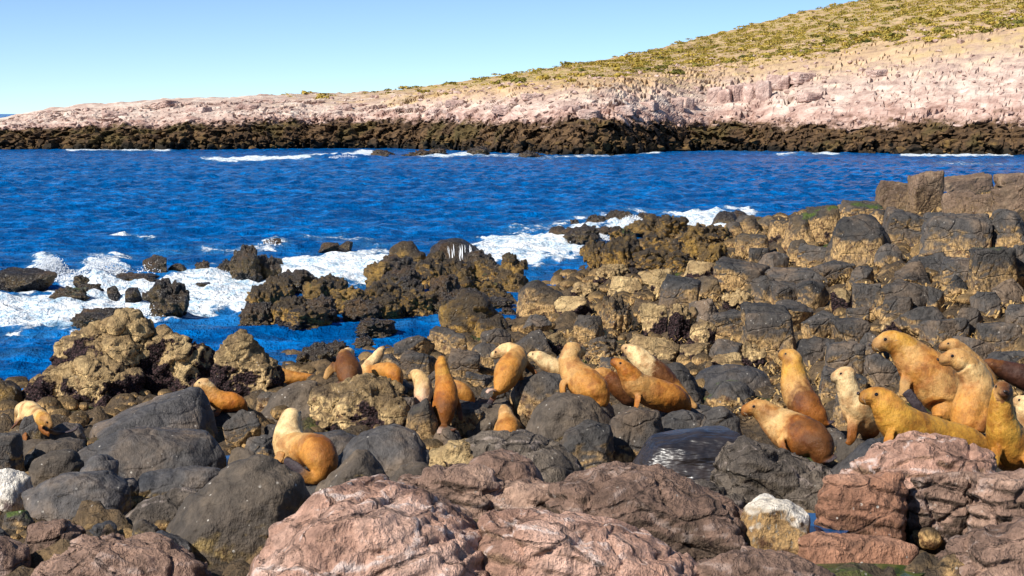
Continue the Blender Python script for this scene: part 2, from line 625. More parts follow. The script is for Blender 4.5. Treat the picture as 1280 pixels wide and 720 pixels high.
def make_sea():
    pyr = np.concatenate([np.linspace(560, 300, 300), np.linspace(299.4, 180, 240), [170, 160, 150, 146, 144, 143, 142.4]])
    rows = H * F / (pyr - 142.0)
    rows = np.concatenate([[18.0], rows])
    rows = np.concatenate([rows[:1], rows[1:]])
    cols = np.concatenate([[-9000, -3000, -1200], np.linspace(-420, 1700, 370), [2500, 4000, 10000]])
    yy, cc = np.meshgrid(rows, cols, indexing='ij')
    xx = (cc - 640) / F * yy
    x, y = xx.ravel(), yy.ravel()
    near = smooth(330, 180, y)
    p = np.stack([x * 0.55, y, 0 * x], -1)
    far_ = smooth(40, 140, y)
    z = 0.16 * fbm(p * 0.22 + 3, 2) + 0.22 * far_ * ridged(p * np.array([.9, .35, 1]) + 11, 3) + 0.13 * ridged(p * np.array([.55, .5, 1]) + 0.3 * fbm(p * .3, 2)[:, None], 2) + 0.06 * ridged(p * 1.3 + 7, 2)
    z = (z - z.mean()) * near
    px, py = proj(x, y, 0)
    warp = fbm(np.stack([px / 34, py / 7, 0 * px], -1), 4)
    foam = np.zeros(len(x))
    for poly, s in FOAM:
        d = seg_dist(px, py, poly)
        foam = np.maximum(foam, s * smooth(26, -26, d + 34 * warp))
    for line, w, s in STREAK:
        d = seg_dist(px, py, line, False)
        foam = np.maximum(foam, s * smooth(3 * w, 0.6 * w, d + w * 1.5 * warp))
    lump = fbm(np.stack([x, y, 0 * x], -1) * 1.1, 4)
    z = z + smooth(0.3, 1, foam) * near * (0.05 + 0.2 * lump)
    # the waves that break on the left and by the rocks
    for bx, by, sx, h in ((62, 338, 18, .22), (130, 340, 30, .2), (770, 285, 35, .2), (420, 199, 60, .5), (1005, 195, 25, .4), (-120, 345, 60, .5)):
        c = P(bx, by, H * F / (by - 142.0))
        wx = sx / F * c[1]
        d = np.exp(-((x - c[0]) / wx) ** 2 - ((y - c[1]) / (1.6 + c[1] * .01)) ** 2)
        z = z + h * d * (1 + 0.5 * lump)
    me = mesh_from('sea', np.stack([x, y, z], -1), grid_faces(len(rows), len(cols)))
    attr(me, 'foam', foam)
    b = NB('sea_water')
    p = b.pos
    ps = b.stretch(p, (0.5, 1.0, 1.0))
    n0 = b.noise(ps, 0.12, 4)
    n1 = b.noise(ps, 1.1, 5, 0.6, 0.4)
    n2 = b.noise(ps, 4.5, 4, 0.6)
    base = b.ramp(n0, [(0.35, (0.0, 0.125, 0.42)), (0.65, (0.0, 0.21, 0.66))])
    n15 = b.noise(b.stretch(p, (0.9, 0.55, 1.0)), 0.8, 6, 0.72)
    base = b.mix(b.step(n1, 0.35, 0.7), b.mix(0.7, base, (0.0, 0.022, 0.09)), base)  # dark and bright ripples painted into the colour in place of reflections
    base = b.mix(b.step(n15, 0.56, 0.42, 0, 0.75), base, (0.0, 0.045, 0.18))
    base = b.mix(b.step(n15, 0.58, 0.74, 0, 0.7), base, (0.02, 0.3, 0.85))
    fo = b.attr('foam').outputs['Fac']
    fn = b.noise(b.stretch(p, (0.75, 1, 1)), 1.5, 8, 0.65, 0.6)
    fn2 = b.noise(p, 7.0, 5, 0.6)
    th = b.math('ADD', b.math('MULTIPLY', fn, 0.75), b.math('MULTIPLY', fn2, 0.25))
    e = b.math('SUBTRACT', b.math('MULTIPLY_ADD', fo, 0.57, 0.09), th)
    ff = b.step(e, -0.08, 0.1)
    foamc = b.mix(b.step(b.math('ADD', b.math('MULTIPLY', fn2, 0.4), b.math('MULTIPLY', fn, 0.6)), 0.6, 0.44), (0.38, 0.54, 0.68), (0.86, 0.89, 0.92))
    thin = b.mix(b.math('MULTIPLY', fo, 0.35), base, (0.08, 0.26, 0.38))
    c = b.mix(ff, thin, foamc)
    nrm = b.bump(n15, 0.8, 0.7)
    nrm = b.bump(n1, 0.8, 0.32, nrm)
    nrm = b.bump(n2, 0.4, 0.06, nrm)
    nrm = b.bump(b.math('MULTIPLY', fn2, ff), 0.8, 0.12, nrm)
    m = b.done(c, b.step(ff, 0, 1, 0.16, 0.8), nrm, 0.035)
    b.set(b.b, 'IOR', 1.2)
    put('sea', me, m, kind='structure')


make_sea()


# ------------------------------------------------------------------ the far headland and its hill
def interp(px, pts):
    a = np.array(pts, float)
    return np.interp(px, a[:, 0], a[:, 1])


SKYL = [(-700, 150), (-100, 150), (0, 149), (12, 146), (35, 141), (60, 135), (110, 131), (170, 127), (200, 124), (300, 121), (400, 117), (440, 117), (500, 112), (560, 106), (600, 99), (640, 93), (690, 86), (750, 76), (800, 67), (850, 54),
        (900, 42), (950, 30), (1000, 17), (1040, 9), (1090, 1), (1150, -10), (1230, -22), (1330, -33), (1500, -45), (1900, -60)]
WATL = [(-700, 185), (0, 187), (300, 187), (440, 185), (520, 186), (600, 190), (680, 194), (760, 195), (850, 190), (870, 188), (960, 189), (1000, 191), (1280, 195), (1500, 196), (1900, 196)]
DARK = [(-700, 163), (0, 163), (150, 158), (300, 152), (420, 152), (520, 150), (600, 152), (680, 155), (720, 146), (760, 148), (800, 155), (860, 157), (900, 153), (950, 155), (1020, 158), (1100, 158), (1180, 156), (1280, 153), (1900, 150)]


def make_headland():
    cols = np.concatenate([np.linspace(-700, -20, 60), np.linspace(-18, 1300, 640), np.linspace(1305, 1900, 60)])
    nc = len(cols)
    wat = interp(cols, WATL) + 1.2 * fbm(np.stack([cols / 22, 0 * cols, 0 * cols], -1), 3)
    sk = interp(cols, SKYL)
    dk = interp(cols, DARK) + 5.0 * fbm(np.stack([cols / 45, 0 * cols + 4, 0 * cols], -1), 4)
    dk = np.maximum(dk, sk + 5)
    ws = interp(cols, WATL)
    ws = np.convolve(np.pad(ws, 20, 'edge'), np.ones(41) / 41, 'valid')
    Yw = H * F / (ws - 142.0)
    span = smooth(250, 1000, cols)
    Ys = Yw + 22 + 20 * smooth(0, 300, cols) + 190 * span
    # profile: (py, Y, band) knots from below the water up to the skyline and over
    rows = []
    def add(py, Y, band):
        z = H + (142.0 - py) / F * Y
        rows.append((z, Y, np.full(nc, band, float)))
    rows.append((np.full(nc, -3.0), Yw - 1.5, np.full(nc, -0.3)))
    n1, n2, n3 = 40, 44, 96
    for i in range(n1):
        t = i / (n1 - 1)
        add(wat + (dk - wat) * t, Yw + 7.0 * t ** 2.2 + 0.6 * t, t)
    pinkt = np.minimum(dk - 4, sk + (dk - sk) * interp(cols, [(0, .35), (400, .3), (600, .3), (800, .42), (1000, .45), (1280, .35)]))
    Yp = Yw + 8 + 16 + 22 * smooth(500, 1100, cols)
    for i in range(1, n2):
        t = i / (n2 - 1)
        add(dk + (pinkt - dk) * t, Yw + 7.6 + (Yp - Yw - 7.6) * (0.5 * t + 0.5 * t ** 2), 1 + t)
    for i in range(1, n3):
        t = i / (n3 - 1)
        add(pinkt + (sk - pinkt) * t, Yp + (np.maximum(Ys, Yp + 8) - Yp) * (0.45 * t + 0.55 * t ** 1.8), 2 + t)
    zt, Yt, _ = rows[-1]
    for i in range(1, 14):
        t = i / 13
        rows.append((zt - (zt + 4) * t ** 1.6 - 0.1 * t, Yt + (25 + 160 * span) * t, np.full(nc, 3.0)))
    z = np.array([r[0] for r in rows])
    Y = np.array([r[1] for r in rows])
    band = np.array([r[2] for r in rows])
    X = (cols[None, :] - 640) / F * Y
    p = np.stack([X.ravel(), Y.ravel(), z.ravel()], -1)
    bd = band.ravel()
    px_all = np.tile(cols, len(rows))
    # broken rock: columns and blocks in the dark cliff, ledges and blocks above it
    wob = np.stack([fbm(p * 0.35, 3), fbm(p * 0.35 + 31, 3), fbm(p * 0.35 + 57, 3)], -1)
    f1, f2, r = worley(p * np.array([0.5, 0.4, 0.16]) + wob * 0.35)
    g1, g2, r2 = worley(p * np.array([1.0, 1.0, 1.3]) + wob)
    wd = smooth(1.25, 0.85, bd) * smooth(-0.25, 0.05, bd)
    wp = smooth(0.9, 1.2, bd) * smooth(2.6, 1.9, bd)
    wh = smooth(1.9, 2.4, bd)
    fade = smooth(3.0, 2.9, bd)
    edge = smooth(0, 0.16, f2 - f1)
    big = fbm(np.stack([p[:, 0] * .09, p[:, 1] * 0, p[:, 2] * .05], -1), 3)
    out = wd * (2.6 * (r - 0.5) + 1.1 * (r2 - 0.5) + 2.4 * big + 0.8 * edge - .6)
    p[:, 1] -= out
    p[:, 0] += wd * 0.5 * wob[:, 0]
    p[:, 2] += wd * 0.5 * (r2 - 0.5)
    h1, h2, r3 = worley(p * np.array([0.16, 0.3, 0.8]) + wob * 0.8)
    bump_p = 1.8 * (r3 - 0.5) + 0.55 * (r2 - 0.4) * smooth(0, .25, g2 - g1) + 0.9 * (r - 0.5) * edge + 0.35 * ridged(p * 0.5, 3)
    rgh = smooth(1500, 900, px_all) * smooth(-0.35, 0.35, fbm(p * 0.07 + 5, 3))
    p[:, 2] += wp * fade * bump_p * 0.42 * (0.35 + 0.65 * rgh)
    p[:, 1] -= wp * fade * (2.0 * (r3 - 0.5) + 0.6 * ridged(p * np.array([.3, .3, .9]), 3)) * 0.7 * (0.2 + 0.8 * rgh)
    p[:, 2] += wh * (0.4 * fbm(p * 0.25, 3) + 0.06 * (r2 - .5))
    nr = len(rows)
    me = mesh_from('headland', p, grid_faces(nr, nc), False)
    attr(me, 'band', bd)
    attr(me, 'soil', smooth(330, 560, px_all + 120 * wob[:, 0]))
    b = NB('headland_rock')
    q = b.pos
    bn = b.attr('band').outputs['Fac']
    n1_ = b.noise(b.stretch(q, (0.7, 0.7, 1.6)), 0.4, 7, 0.66)
    n2_ = b.noise(q, 1.6, 6, 0.6)
    n4_ = b.noise(b.stretch(q, (1.5, 1.5, 0.25)), 0.6, 6, 0.6)
    bj = b.math('ADD', bn, b.math('MULTIPLY', b.math('SUBTRACT', n1_, 0.5), 0.9))
    dark = b.ramp(n4_, [(0.3, (0.028, 0.018, 0.011)), (0.5, (0.085, 0.05, 0.026)), (0.68, (0.17, 0.10, 0.045))])
    dark = b.mix(b.step(b.noise(q, 0.13, 4), 0.5, 0.62), dark, b.mix(0.35, dark, (0.10, 0.085, 0.02)))
    dark = b.mix(b.step(bj, 0.38, 0.12), dark, (0.018, 0.014, 0.009))
    pink = b.ramp(n1_, [(0.33, (0.33, 0.228, 0.19)), (0.48, (0.51, 0.38, 0.315)), (0.64, (0.65, 0.545, 0.46))])
    pink = b.mix(b.step(n2_, 0.4, 0.28), pink, (0.2, 0.11, 0.09))
    tan = b.ramp(n1_, [(0.3, (0.33, 0.205, 0.125)), (0.5, (0.48, 0.33, 0.19)), (0.7, (0.58, 0.42, 0.25))])
    yel = b.step(b.noise(q, 0.09, 5, 0.6), 0.52, 0.62)
    tan = b.mix(b.math('MULTIPLY', yel, 0.55), tan, (0.46, 0.33, 0.10))
    pink = b.mix(b.step(bj, 1.5, 1.0, 0, 0.6), pink, b.mix(1.0, pink, (0.72, 0.52, 0.5), 'MULTIPLY'))
    c = b.mix(b.step(bj, 0.9, 1.15), dark, pink)
    c = b.mix(b.math('MULTIPLY', b.step(bj, 1.5, 2.1), b.attr('soil').outputs['Fac']), c, tan)
    gsp = b.step(b.noise(q, 0.55, 5, 0.6), 0.49, 0.57)
    gf = b.math('MULTIPLY', b.step(bj, 2.15, 2.5), gsp)
    grass = b.mix(b.step(n2_, 0.4, 0.6), (0.20, 0.17, 0.035), (0.34, 0.27, 0.07))
    sx = b.n('ShaderNodeSeparateXYZ')
    b.set(sx, 0, q)
    gf = b.math('MULTIPLY', gf, b.step(sx.outputs[2], 8.0, 13.0))
    c = b.mix(b.math('MULTIPLY', gf, 0.8), c, grass)
    nrm = b.bump(b.math('ADD', n1_, b.math('MULTIPLY', n2_, 0.4)), 0.45, 0.6)
    put('headland', me, b.done(c, 0.85, nrm, 0.2), kind='structure')
    return cols, z, Y, band, nr


HL = make_headland()


def head_pt(px, row):
    """A point on the headland's sheet, by column and row."""
    cols, z, Y, band, nr = HL
    k = min(max(int(np.searchsorted(cols, px)), 1), len(cols) - 1)
    r0 = min(int(row), nr - 2)
    t = row - r0
    yy = Y[r0, k] * (1 - t) + Y[r0 + 1, k] * t
    zz = z[r0, k] * (1 - t) + z[r0 + 1, k] * t
    return np.array([(px - 640) / F * yy, yy, zz])


# ------------------------------------------------------------------ rocks
def hull_bm(bm, pts):
    vs = [bm.verts.new(tuple(p)) for p in pts]
    r = bmesh.ops.convex_hull(bm, input=vs)
    junk = [v for v in set(r['geom_interior'] + r['geom_unused']) if isinstance(v, bmesh.types.BMVert) and v.is_valid]
    if junk:
        bmesh.ops.delete(bm, geom=junk, context='VERTS')


def rough_up(me, size, seed, lo=0.05, mid=0.03, fine=0.010, strata=0.0, crackd=0.0, tilt=(0.2, 0.1, 1.0), pit=0.0):
    co, no = get_co(me), get_no(me)
    s = co + seed * 7.7
    d = lo * size * fbm(s / (size * 0.45), 3) + mid * size * ridged(s / (size * 0.22), 3) * 0.3
    b1, b2, br = worley(s / (size * 0.34) + 0.12 * fbm(s / (size * .2), 2)[:, None])
    d += mid * size * 0.9 * (br - 0.5) * smooth(0, 0.05, b2 - b1)
    d += fine * fbm(s * 9.0, 3)
    if strata:
        ax = np.array(tilt) / np.linalg.norm(tilt)
        h = co @ ax + 0.09 * fbm(s * 0.9, 2)
        t = h * 6.5
        d += strata * (smooth(0.42, 0.58, t - np.floor(t)) * (0.5 + _rnd[(np.floor(t).astype(int)) & 255, 0]) - 0.5)
        d += strata * 0.3 * (ridged(np.stack([s[:, 0] * 1.2, s[:, 1] * 1.2, h * 5], -1), 3) - 0.5)
    if pit:
        q1, q2, qr = worley(s * 4.5 + 0.3 * fbm(s * 3, 2)[:, None])
        d += pit * (smooth(0.1, 0.5, q1) * (0.3 + qr) - 0.5) + pit * 0.5 * ridged(s * 7, 2)
    if crackd:
        w = np.stack([fbm(s * 1.1, 3), fbm(s * 1.1 + 20, 3), fbm(s * 1.1 + 40, 3)], -1)
        f1, f2, r = worley(s * np.array([1.5, 1.5, 2.2]) + 0.22 * w)
        d += crackd * (smooth(0, 0.09, f2 - f1) - 1) + crackd * 0.9 * (r - 0.5)
    set_co(me, co + no * d[:, None])


def rock(name, label, hulls, Y, mat, depth=1.0, seed=1, round_=6, lo=0.05, mid=0.03, fine=0.010, strata=0.0, crackd=0.0, tris=16000, cat='rock', tilt=(0.2, 0.1, 1), group=None, pit=0.0):
    """A rock whose outline is given in the photograph's pixels; depth is how deep it is against its width."""
    if crackd == 0 and mat in ('smooth', 'greybrown', 'slate'):
        crackd = 0.02
    bm = bmesh.new()
    allp = []
    rs = random.Random(seed)
    for hl in hulls:
        pts = hl
        dY = 0.0
        if isinstance(hl, tuple):
            pts, dY = hl
        w = [P(x, y, Y + dY) for x, y in pts]
        w = np.array(w)
        c = w.mean(0)
        wid = w[:, 0].max() - w[:, 0].min()
        dep = wid * depth
        zmin = w[:, 2].min()
        q = []
        for v in w:
            q.append(v)
            k = 0.62 + 0.2 * rs.random()
            f = c + (v - c) * k
            low = v[2] < c[2]
            q.append(np.array([f[0], f[1] - dep * (0.55 if low else 0.3) * (0.8 + .4 * rs.random()), (v[2] if low else c[2] + (v[2] - c[2]) * (0.72 + .15 * rs.random()))]))
            k = 0.6 + 0.25 * rs.random()
            g = c + (v - c) * k
            q.append(np.array([g[0], g[1] + dep * 0.5 * (0.8 + .4 * rs.random()), g[2]]))
            if low:
                q.append(np.array([v[0], v[1], v[2] - 0.35]))
        hull_bm(bm, q)
        allp += q
    allp = np.array(allp)
    ext = allp.max(0) - allp.min(0)
    area = 1.6 * (ext[0] * ext[1] + ext[0] * ext[2] + ext[1] * ext[2])
    vox = max(0.018, math.sqrt(area * 2.4 / tris))
    me = remeshed(bm, vox, round_)
    size = float(np.mean(ext))
    rough_up(me, size, seed, lo, mid, fine, strata, crackd, tilt, pit or (0.045 if mat == 'brown' else 0.0))
    co = get_co(me)
    base = np.array([co[:, 0].mean(), co[:, 1].mean(), co[:, 2].min()])
    set_co(me, co - base)
    me.name = name
    for pl in me.polygons[:1]:
        pass
    return put(name, me, M[mat], label=label, cat=cat, group=group, loc=base)


# boulder stock: unit rocks that the many boulders share
STOCK = {}


def stock(kind, n, npts, round_, lo, mid, flat=False, weedy=0.0):
    out = []
    for i in range(n):
        rs = np.random.RandomState(100 + i * 13 + len(kind) * 7)
        d = rs.normal(size=(npts, 3))
        d /= np.linalg.norm(d, axis=1)[:, None]
        d *= (0.82 + 0.18 * rs.rand(npts))[:, None]
        d = np.sign(d) * np.abs(d) ** 0.8
        if npts == 0:
            q = np.array([(x, y, z) for x in (-1, 1) for y in (-1, 1) for z in (-1, 1)], float)
            d = np.concatenate([q * rs.uniform(.55, 1, (8, 3)), q * rs.uniform(.3, 1, (8, 3)), q * rs.uniform(.45, .95, (8, 3))])
        bm = bmesh.new()
        hull_bm(bm, d)
        me = remeshed(bm, 0.052, round_)
        co = get_co(me)
        a, b_ = co.min(0), co.max(0)
        co = (co - (a + b_) / 2) / (b_ - a)
        set_co(me, co)
        co, no = get_co(me), get_no(me)
        s = co + i * 5.1
        dd = lo * fbm(s / 0.5, 3) + mid * ridged(s / 0.2, 3) * 0.5 + 0.007 * fbm(s * 16, 2)
        c1, c2, cr = worley(s * 2.6 + 0.1 * fbm(s * 3, 2)[:, None])
        dd += (0.03 if kind in ('angular', 'block') else 0.006) * (smooth(0, 0.06, c2 - c1) - 1 + 1.1 * (cr - .5))
        if weedy:
            f1, f2, r = worley(s * 5.0 + 0.5 * fbm(s * 3, 2)[:, None])
            dd += weedy * (smooth(0, 0.4, f2 - f1) * (0.4 + r) - 0.5)
        set_co(me, co + no * dd[:, None])
        me.name = kind
        out.append(me)
    STOCK[kind] = out


stock('angular', 14, 12, 1, 0.035, 0.03)
stock('block', 12, 0, 1, 0.025, 0.025)
stock('rounded', 10, 26, 9, 0.06, 0.02)
stock('weedy', 10, 20, 4, 0.10, 0.06, weedy=0.10)


def stock_put(name, kind, i, mat, **kw):
    me = STOCK[kind][i % len(STOCK[kind])]
    if not me.materials:
        me.materials.append(None)
    o = put(name, me, **kw)
    o.material_slots[0].link = 'OBJECT'
    o.material_slots[0].material = M[mat]
    return o


NB_COUNT = [0]
PLACED = []


LAND = [('the huge brown boulder', 160, 420), ('the round ochre-capped surf rock', 208, 375), ('the hunched pale sea lion', 45, 525), ('the tall ochre sea lion', 556, 490), ('the golden-backed sea lion', 635, 465), ('the slouching tan sea lion', 728, 475),
        ('the bright orange sea lion', 815, 490), ('the white-headed sea lion', 800, 450), ('the upright tan sea lion', 1000, 485), ('the biggest sea lion', 1150, 460), ('the dark wet sea lion', 1270, 465), ('the ridge blocks', 1160, 245), ('the mossy boulders', 985, 285),
        ('the mussel-covered channel boulder', 680, 375), ('the weedy stack', 590, 400), ('the streaming black rock', 570, 315), ('the weed-capped surf rock', 508, 318), ('the wave-beaten point', 800, 300), ('the tan honeycombed boulder', 450, 510), ('the slanting slate slab', 220, 520),
        ('the white barnacle rock', 15, 615), ('the speckled boulder', 300, 640), ('the pale cream sea lion', 1065, 500), ('the flat blue-grey boulder', 920, 480), ('the open channel', 470, 410), ('the big wedge-shaped slope boulder', 1243, 340), ('the tallest green-topped boulder', 1030, 280),
        ('the big rounded slope boulder', 1073, 300), ('the tan block at the slope foot', 772, 392), ('the low grey slope boulder', 925, 345)]


def individual(label, x0, y0, x1, y1, kind):
    w, h = x1 - x0, y1 - y0
    size = 'big' if w * h > 1500 else ('small' if w * h < 600 else 'mid-sized')
    form = 'low' if w > 1.9 * h else ('tall' if h > 1.05 * w else ('rounded' if kind == 'rounded' else ('knobbly' if kind == 'weedy' else 'angular')))
    n, lx, ly = min(LAND, key=lambda q: math.hypot(q[1] - (x0 + x1) / 2, (q[2] - (y0 + y1) / 2) * 1.3))
    dx, dy = (x0 + x1) / 2 - lx, (y0 + y1) / 2 - ly
    rel = 'close to' if math.hypot(dx, dy) < 22 else ('beside' if abs(dx) > abs(dy) * 1.6 else ('behind' if dy < 0 else 'in front of'))
    return size + ' ' + form + ' ' + label + ' ' + rel + ' ' + n


def boulder(x0, y0, x1, y1, kind, mat, label, group, name='boulder', depth=0.95, bury=0.3, Y=None, rot=None, cat='boulder'):
    """A boulder whose visible outline fills the box x0..x1, y0..y1 of the photograph."""
    i = NB_COUNT[0]
    NB_COUNT[0] += 1
    rs = random.Random(i * 17 + 5)
    if group and name != 'rock_block':
        label = individual(label, x0, y0, x1, y1, kind)
    cx = (x0 + x1) / 2
    if Y is None:
        Y = hit(cx, y1)[1]
    w = (x1 - x0) / F * Y
    dep = w * depth * rs.uniform(0.8, 1.15)
    Yc = Y + dep * 0.35
    top = P(cx, y0, Yc)
    bot = P(cx, y1, Y)
    hgt = max(top[2] - bot[2], 0.15 * w)
    full = hgt * (1 + bury) + 0.15 * w
    o = stock_put(name, kind, rs.randrange(99), mat, label=label, cat=cat, group=group)
    a = rs.uniform(-0.35, 0.35) + rs.choice((0, math.pi)) if rot is None else rot
    c, s = abs(math.cos(a)), abs(math.sin(a))
    o.scale = (w * (Yc / Y) / (0.92 * (c + 0.5 * s)) * 0.98, dep, full)
    o.rotation_euler = (rs.uniform(-.16, .2), rs.uniform(-.2, .2), a) if kind in ('angular', 'block') else (0, 0, a)
    o.location = (top[0], Yc, top[2] - full / 2)
    PLACED.append((cx, (y0 + y1) / 2, (x1 - x0), (y1 - y0)))
    return o


# ---- the big rocks of the foreground, each with its own outline
def R(*a, **k):
    return rock(*a, **k)


R('boulder', 'huge brown barnacle-crusted boulder with mussel patches at the water edge', [
    [(75, 432), (92, 415), (112, 405), (160, 395), (185, 404), (188, 440), (170, 490), (100, 500), (76, 458)],
    [(165, 430), (200, 413), (235, 424), (262, 442), (264, 505), (165, 510)],
    ([(36, 508), (50, 472), (110, 452), (175, 470), (165, 535), (60, 538)], -1.0)], 31, 'brown', 0.7, 3, 1, 0.05, 0.07, 0.02, crackd=0.12, tris=40000, cat='boulder')
R('boulder', 'pointed tan boulder with a dark mussel patch, beside the huge brown boulder', [[(268, 445), (285, 420), (305, 415), (325, 433), (350, 470), (346, 505), (270, 505)]], 28.9, 'brown', 0.7, 5, 4, 0.05, 0.05, 0.02, crackd=0.06, cat='boulder')
R('slab', 'smooth dark slate slab slanting up to a squared end in front of the brown boulder', [[(112, 532), (195, 497), (238, 483), (253, 483), (270, 520), (280, 570), (180, 575), (118, 560)]], 24.3, 'smooth', 0.75, 8, 5, 0.02, 0.012, 0.006, tris=16000, cat='rock slab')
R('slab', 'broad flat dark slab with a shallow hollow below the slanting slate slab', [[(92, 565), (150, 535), (262, 545), (284, 572), (282, 590), (225, 600), (160, 600), (100, 585)]], 20.6, 'smooth', 0.6, 11, 6, 0.02, 0.012, 0.006, cat='rock slab')
R('boulder', 'tilted grey boulder with a mussel-covered underside beside the white barnacle rock', [[(22, 618), (70, 592), (135, 588), (163, 604), (166, 636), (110, 652), (40, 645)]], 18.2, 'smooth', 0.6, 14, 6, 0.03, 0.015, 0.008, cat='boulder')
R('boulder', 'small dark knob of rock standing behind the tilted mussel boulder', [[(98, 592), (112, 572), (130, 568), (145, 580), (147, 605), (100, 608)]], 19.0, 'smooth', 0.9, 15, 7, 0.04, 0.02, 0.006, tris=6000, cat='boulder')
R('slab', 'long low grey slab wedged beneath the broad flat slab', [[(165, 605), (178, 592), (255, 583), (278, 588), (270, 608), (220, 622), (168, 622)]], 19.3, 'smooth', 0.5, 16, 6, 0.03, 0.02, 0.008, tris=8000, cat='rock slab')
R('rock', 'flat grey rocks with a pale rim beside the speckled grey-brown boulder', [[(148, 650), (180, 625), (228, 618), (240, 632), (205, 662), (150, 668)], [(190, 640), (215, 610), (250, 613), (240, 650)]], 17.2, 'bedrock', 0.6, 17, 3, 0.04, 0.03, 0.012, tris=9000)
R('boulder', 'large grey-brown boulder with pale specks and an ochre lower edge', [[(208, 665), (235, 620), (290, 580), (330, 572), (375, 592), (392, 622), (352, 672), (305, 725), (235, 718)]], 15.7, 'greybrown', 0.7, 21, 6, 0.03, 0.02, 0.010, tris=22000, cat='boulder')
R('boulder', 'great pink granite boulder with white veins along its crown', [[(298, 735), (340, 665), (398, 622), (425, 611), (470, 615), (530, 632), (602, 668), (645, 735), (640, 800), (300, 800)]], 13.0, 'pink', 0.75, 23, 5, 0.03, 0.03, 0.014, strata=0.028, crackd=0.03, tris=60000, cat='boulder', tilt=(-0.5, 0.2, 0.8))
R('boulder', 'rough brown granite shoulder leaning against the veined pink boulder', [[(482, 640), (500, 624), (548, 622), (590, 645), (615, 700), (600, 760), (500, 760)]], 13.9, 'pinkbrown', 0.8, 24, 4, 0.03, 0.04, 0.015, crackd=0.03, tris=20000, cat='boulder')
R('boulder', 'domed pinkish-brown boulder rising from the cracked ledge', [[(585, 580), (605, 569), (630, 565), (662, 573), (684, 608), (684, 630), (590, 630), (572, 600)]], 16.6, 'pinkbrown', 0.8, 25, 6, 0.03, 0.03, 0.012, crackd=0.02, tris=18000, cat='boulder')
R('rock_ledge', 'low wrinkled brown ledge at the foot of the domed boulder', [[(478, 635), (500, 602), (560, 586), (615, 592), (640, 640), (480, 660)], [(590, 620), (690, 608), (772, 630), (778, 668), (600, 680)]], 16.0, 'pinkbrown', 0.5, 26, 3, 0.03, 0.04, 0.015, strata=0.04, crackd=0.03, tris=26000, cat='ledge')
R('boulder', 'small grey wedge-shaped boulder with a sharp crest behind the pink boulder', [[(392, 615), (446, 560), (460, 562), (490, 606), (482, 628), (395, 632)]], 17.6, 'greybrown', 0.7, 27, 3, 0.03, 0.02, 0.008, tris=9000, cat='boulder')
R('boulder', 'broad blue-grey boulder behind the wedge-shaped one', [[(415, 580), (448, 541), (490, 533), (520, 545), (540, 575), (535, 610), (425, 612)]], 20.3, 'smooth', 0.8, 28, 6, 0.03, 0.02, 0.008, tris=14000, cat='boulder')
R('boulder', 'small round grey boulder tucked beside the wrinkled ledge', [[(483, 598), (500, 582), (530, 578), (545, 590), (540, 612), (486, 612)]], 18.6, 'greybrown', 0.8, 29, 6, 0.04, 0.02, 0.008, tris=6000, cat='boulder')
R('boulder', 'tan-faced boulder half hidden behind the domed boulder', [[(532, 598), (540, 565), (580, 552), (600, 560), (605, 600)]], 19.1, 'brown', 0.7, 30, 4, 0.05, 0.03, 0.012, tris=7000, cat='boulder')
R('rock_ledge', 'dark fractured slate ledge in front of the small sea lion', [[(548, 570), (570, 552), (612, 541), (660, 541), (700, 556), (730, 585), (725, 615), (560, 615)]], 19.2, 'bedrock', 0.6, 31, 3, 0.03, 0.03, 0.012, crackd=0.04, tris=16000, cat='ledge')
R('boulder', 'rounded grey boulder with a tan skirt under a slouching sea lion', [[(650, 555), (672, 508), (700, 491), (738, 500), (770, 532), (768, 575), (665, 580)]], 22.6, 'greybrown', 0.8, 32, 6, 0.03, 0.02, 0.008, tris=14000, cat='boulder')
R('boulder', 'squared dark boulder in front of the tan-skirted one', [[(690, 575), (705, 540), (735, 524), (765, 532), (770, 585), (700, 592)]], 20.8, 'slate', 0.8, 33, 3, 0.03, 0.03, 0.01, crackd=0.02, tris=9000, cat='boulder')
R('boulder', 'mussel-studded boulder beneath the pale lying sea lion', [[(636, 495), (650, 474), (680, 466), (706, 466), (712, 505), (690, 530), (645, 532)]], 25.2, 'slate_tan', 0.8, 34, 5, 0.04, 0.04, 0.014, tris=10000, cat='boulder')
R('boulder', 'cracked grey boulder with white flecks below the orange sea lion', [[(750, 560), (764, 525), (795, 508), (825, 514), (832, 550), (805, 580), (755, 580)]], 21.4, 'slate', 0.8, 35, 4, 0.04, 0.03, 0.01, crackd=0.02, tris=9000, cat='boulder')
R('boulder', 'small rounded slate boulder against the rump of the orange sea lion', [[(820, 540), (835, 516), (858, 511), (880, 525), (884, 552), (825, 555)]], 22.0, 'slate', 0.8, 36, 5, 0.04, 0.02, 0.008, tris=7000, cat='boulder')
R('slab', 'wet glossy dark slab reflecting the blue sky', [[(788, 580), (812, 546), (870, 537), (925, 540), (936, 562), (905, 600), (830, 606), (792, 600)]], 20.0, 'wetslab', 0.8, 37, 8, 0.02, 0.008, 0.003, tris=14000, cat='rock slab')
R('boulder', 'small wet boulder behind the glossy slab', [[(872, 545), (880, 515), (905, 507), (925, 520), (928, 550), (880, 555)]], 21.8, 'slate', 0.8, 38, 5, 0.05, 0.03, 0.008, tris=6000, cat='boulder')
R('boulder', 'black rounded boulder behind the white-headed sea lion', [[(818, 500), (826, 460), (846, 452), (870, 472), (884, 505), (860, 515)]], 26.6, 'slate', 0.8, 39, 6, 0.03, 0.02, 0.008, tris=8000, cat='boulder')
R('boulder', 'long flat blue-grey boulder between the two sea lion groups', [[(858, 490), (870, 468), (905, 457), (945, 460), (978, 478), (985, 505), (865, 510)]], 27.5, 'smooth', 0.8, 40, 5, 0.03, 0.02, 0.008, tris=12000, cat='boulder')
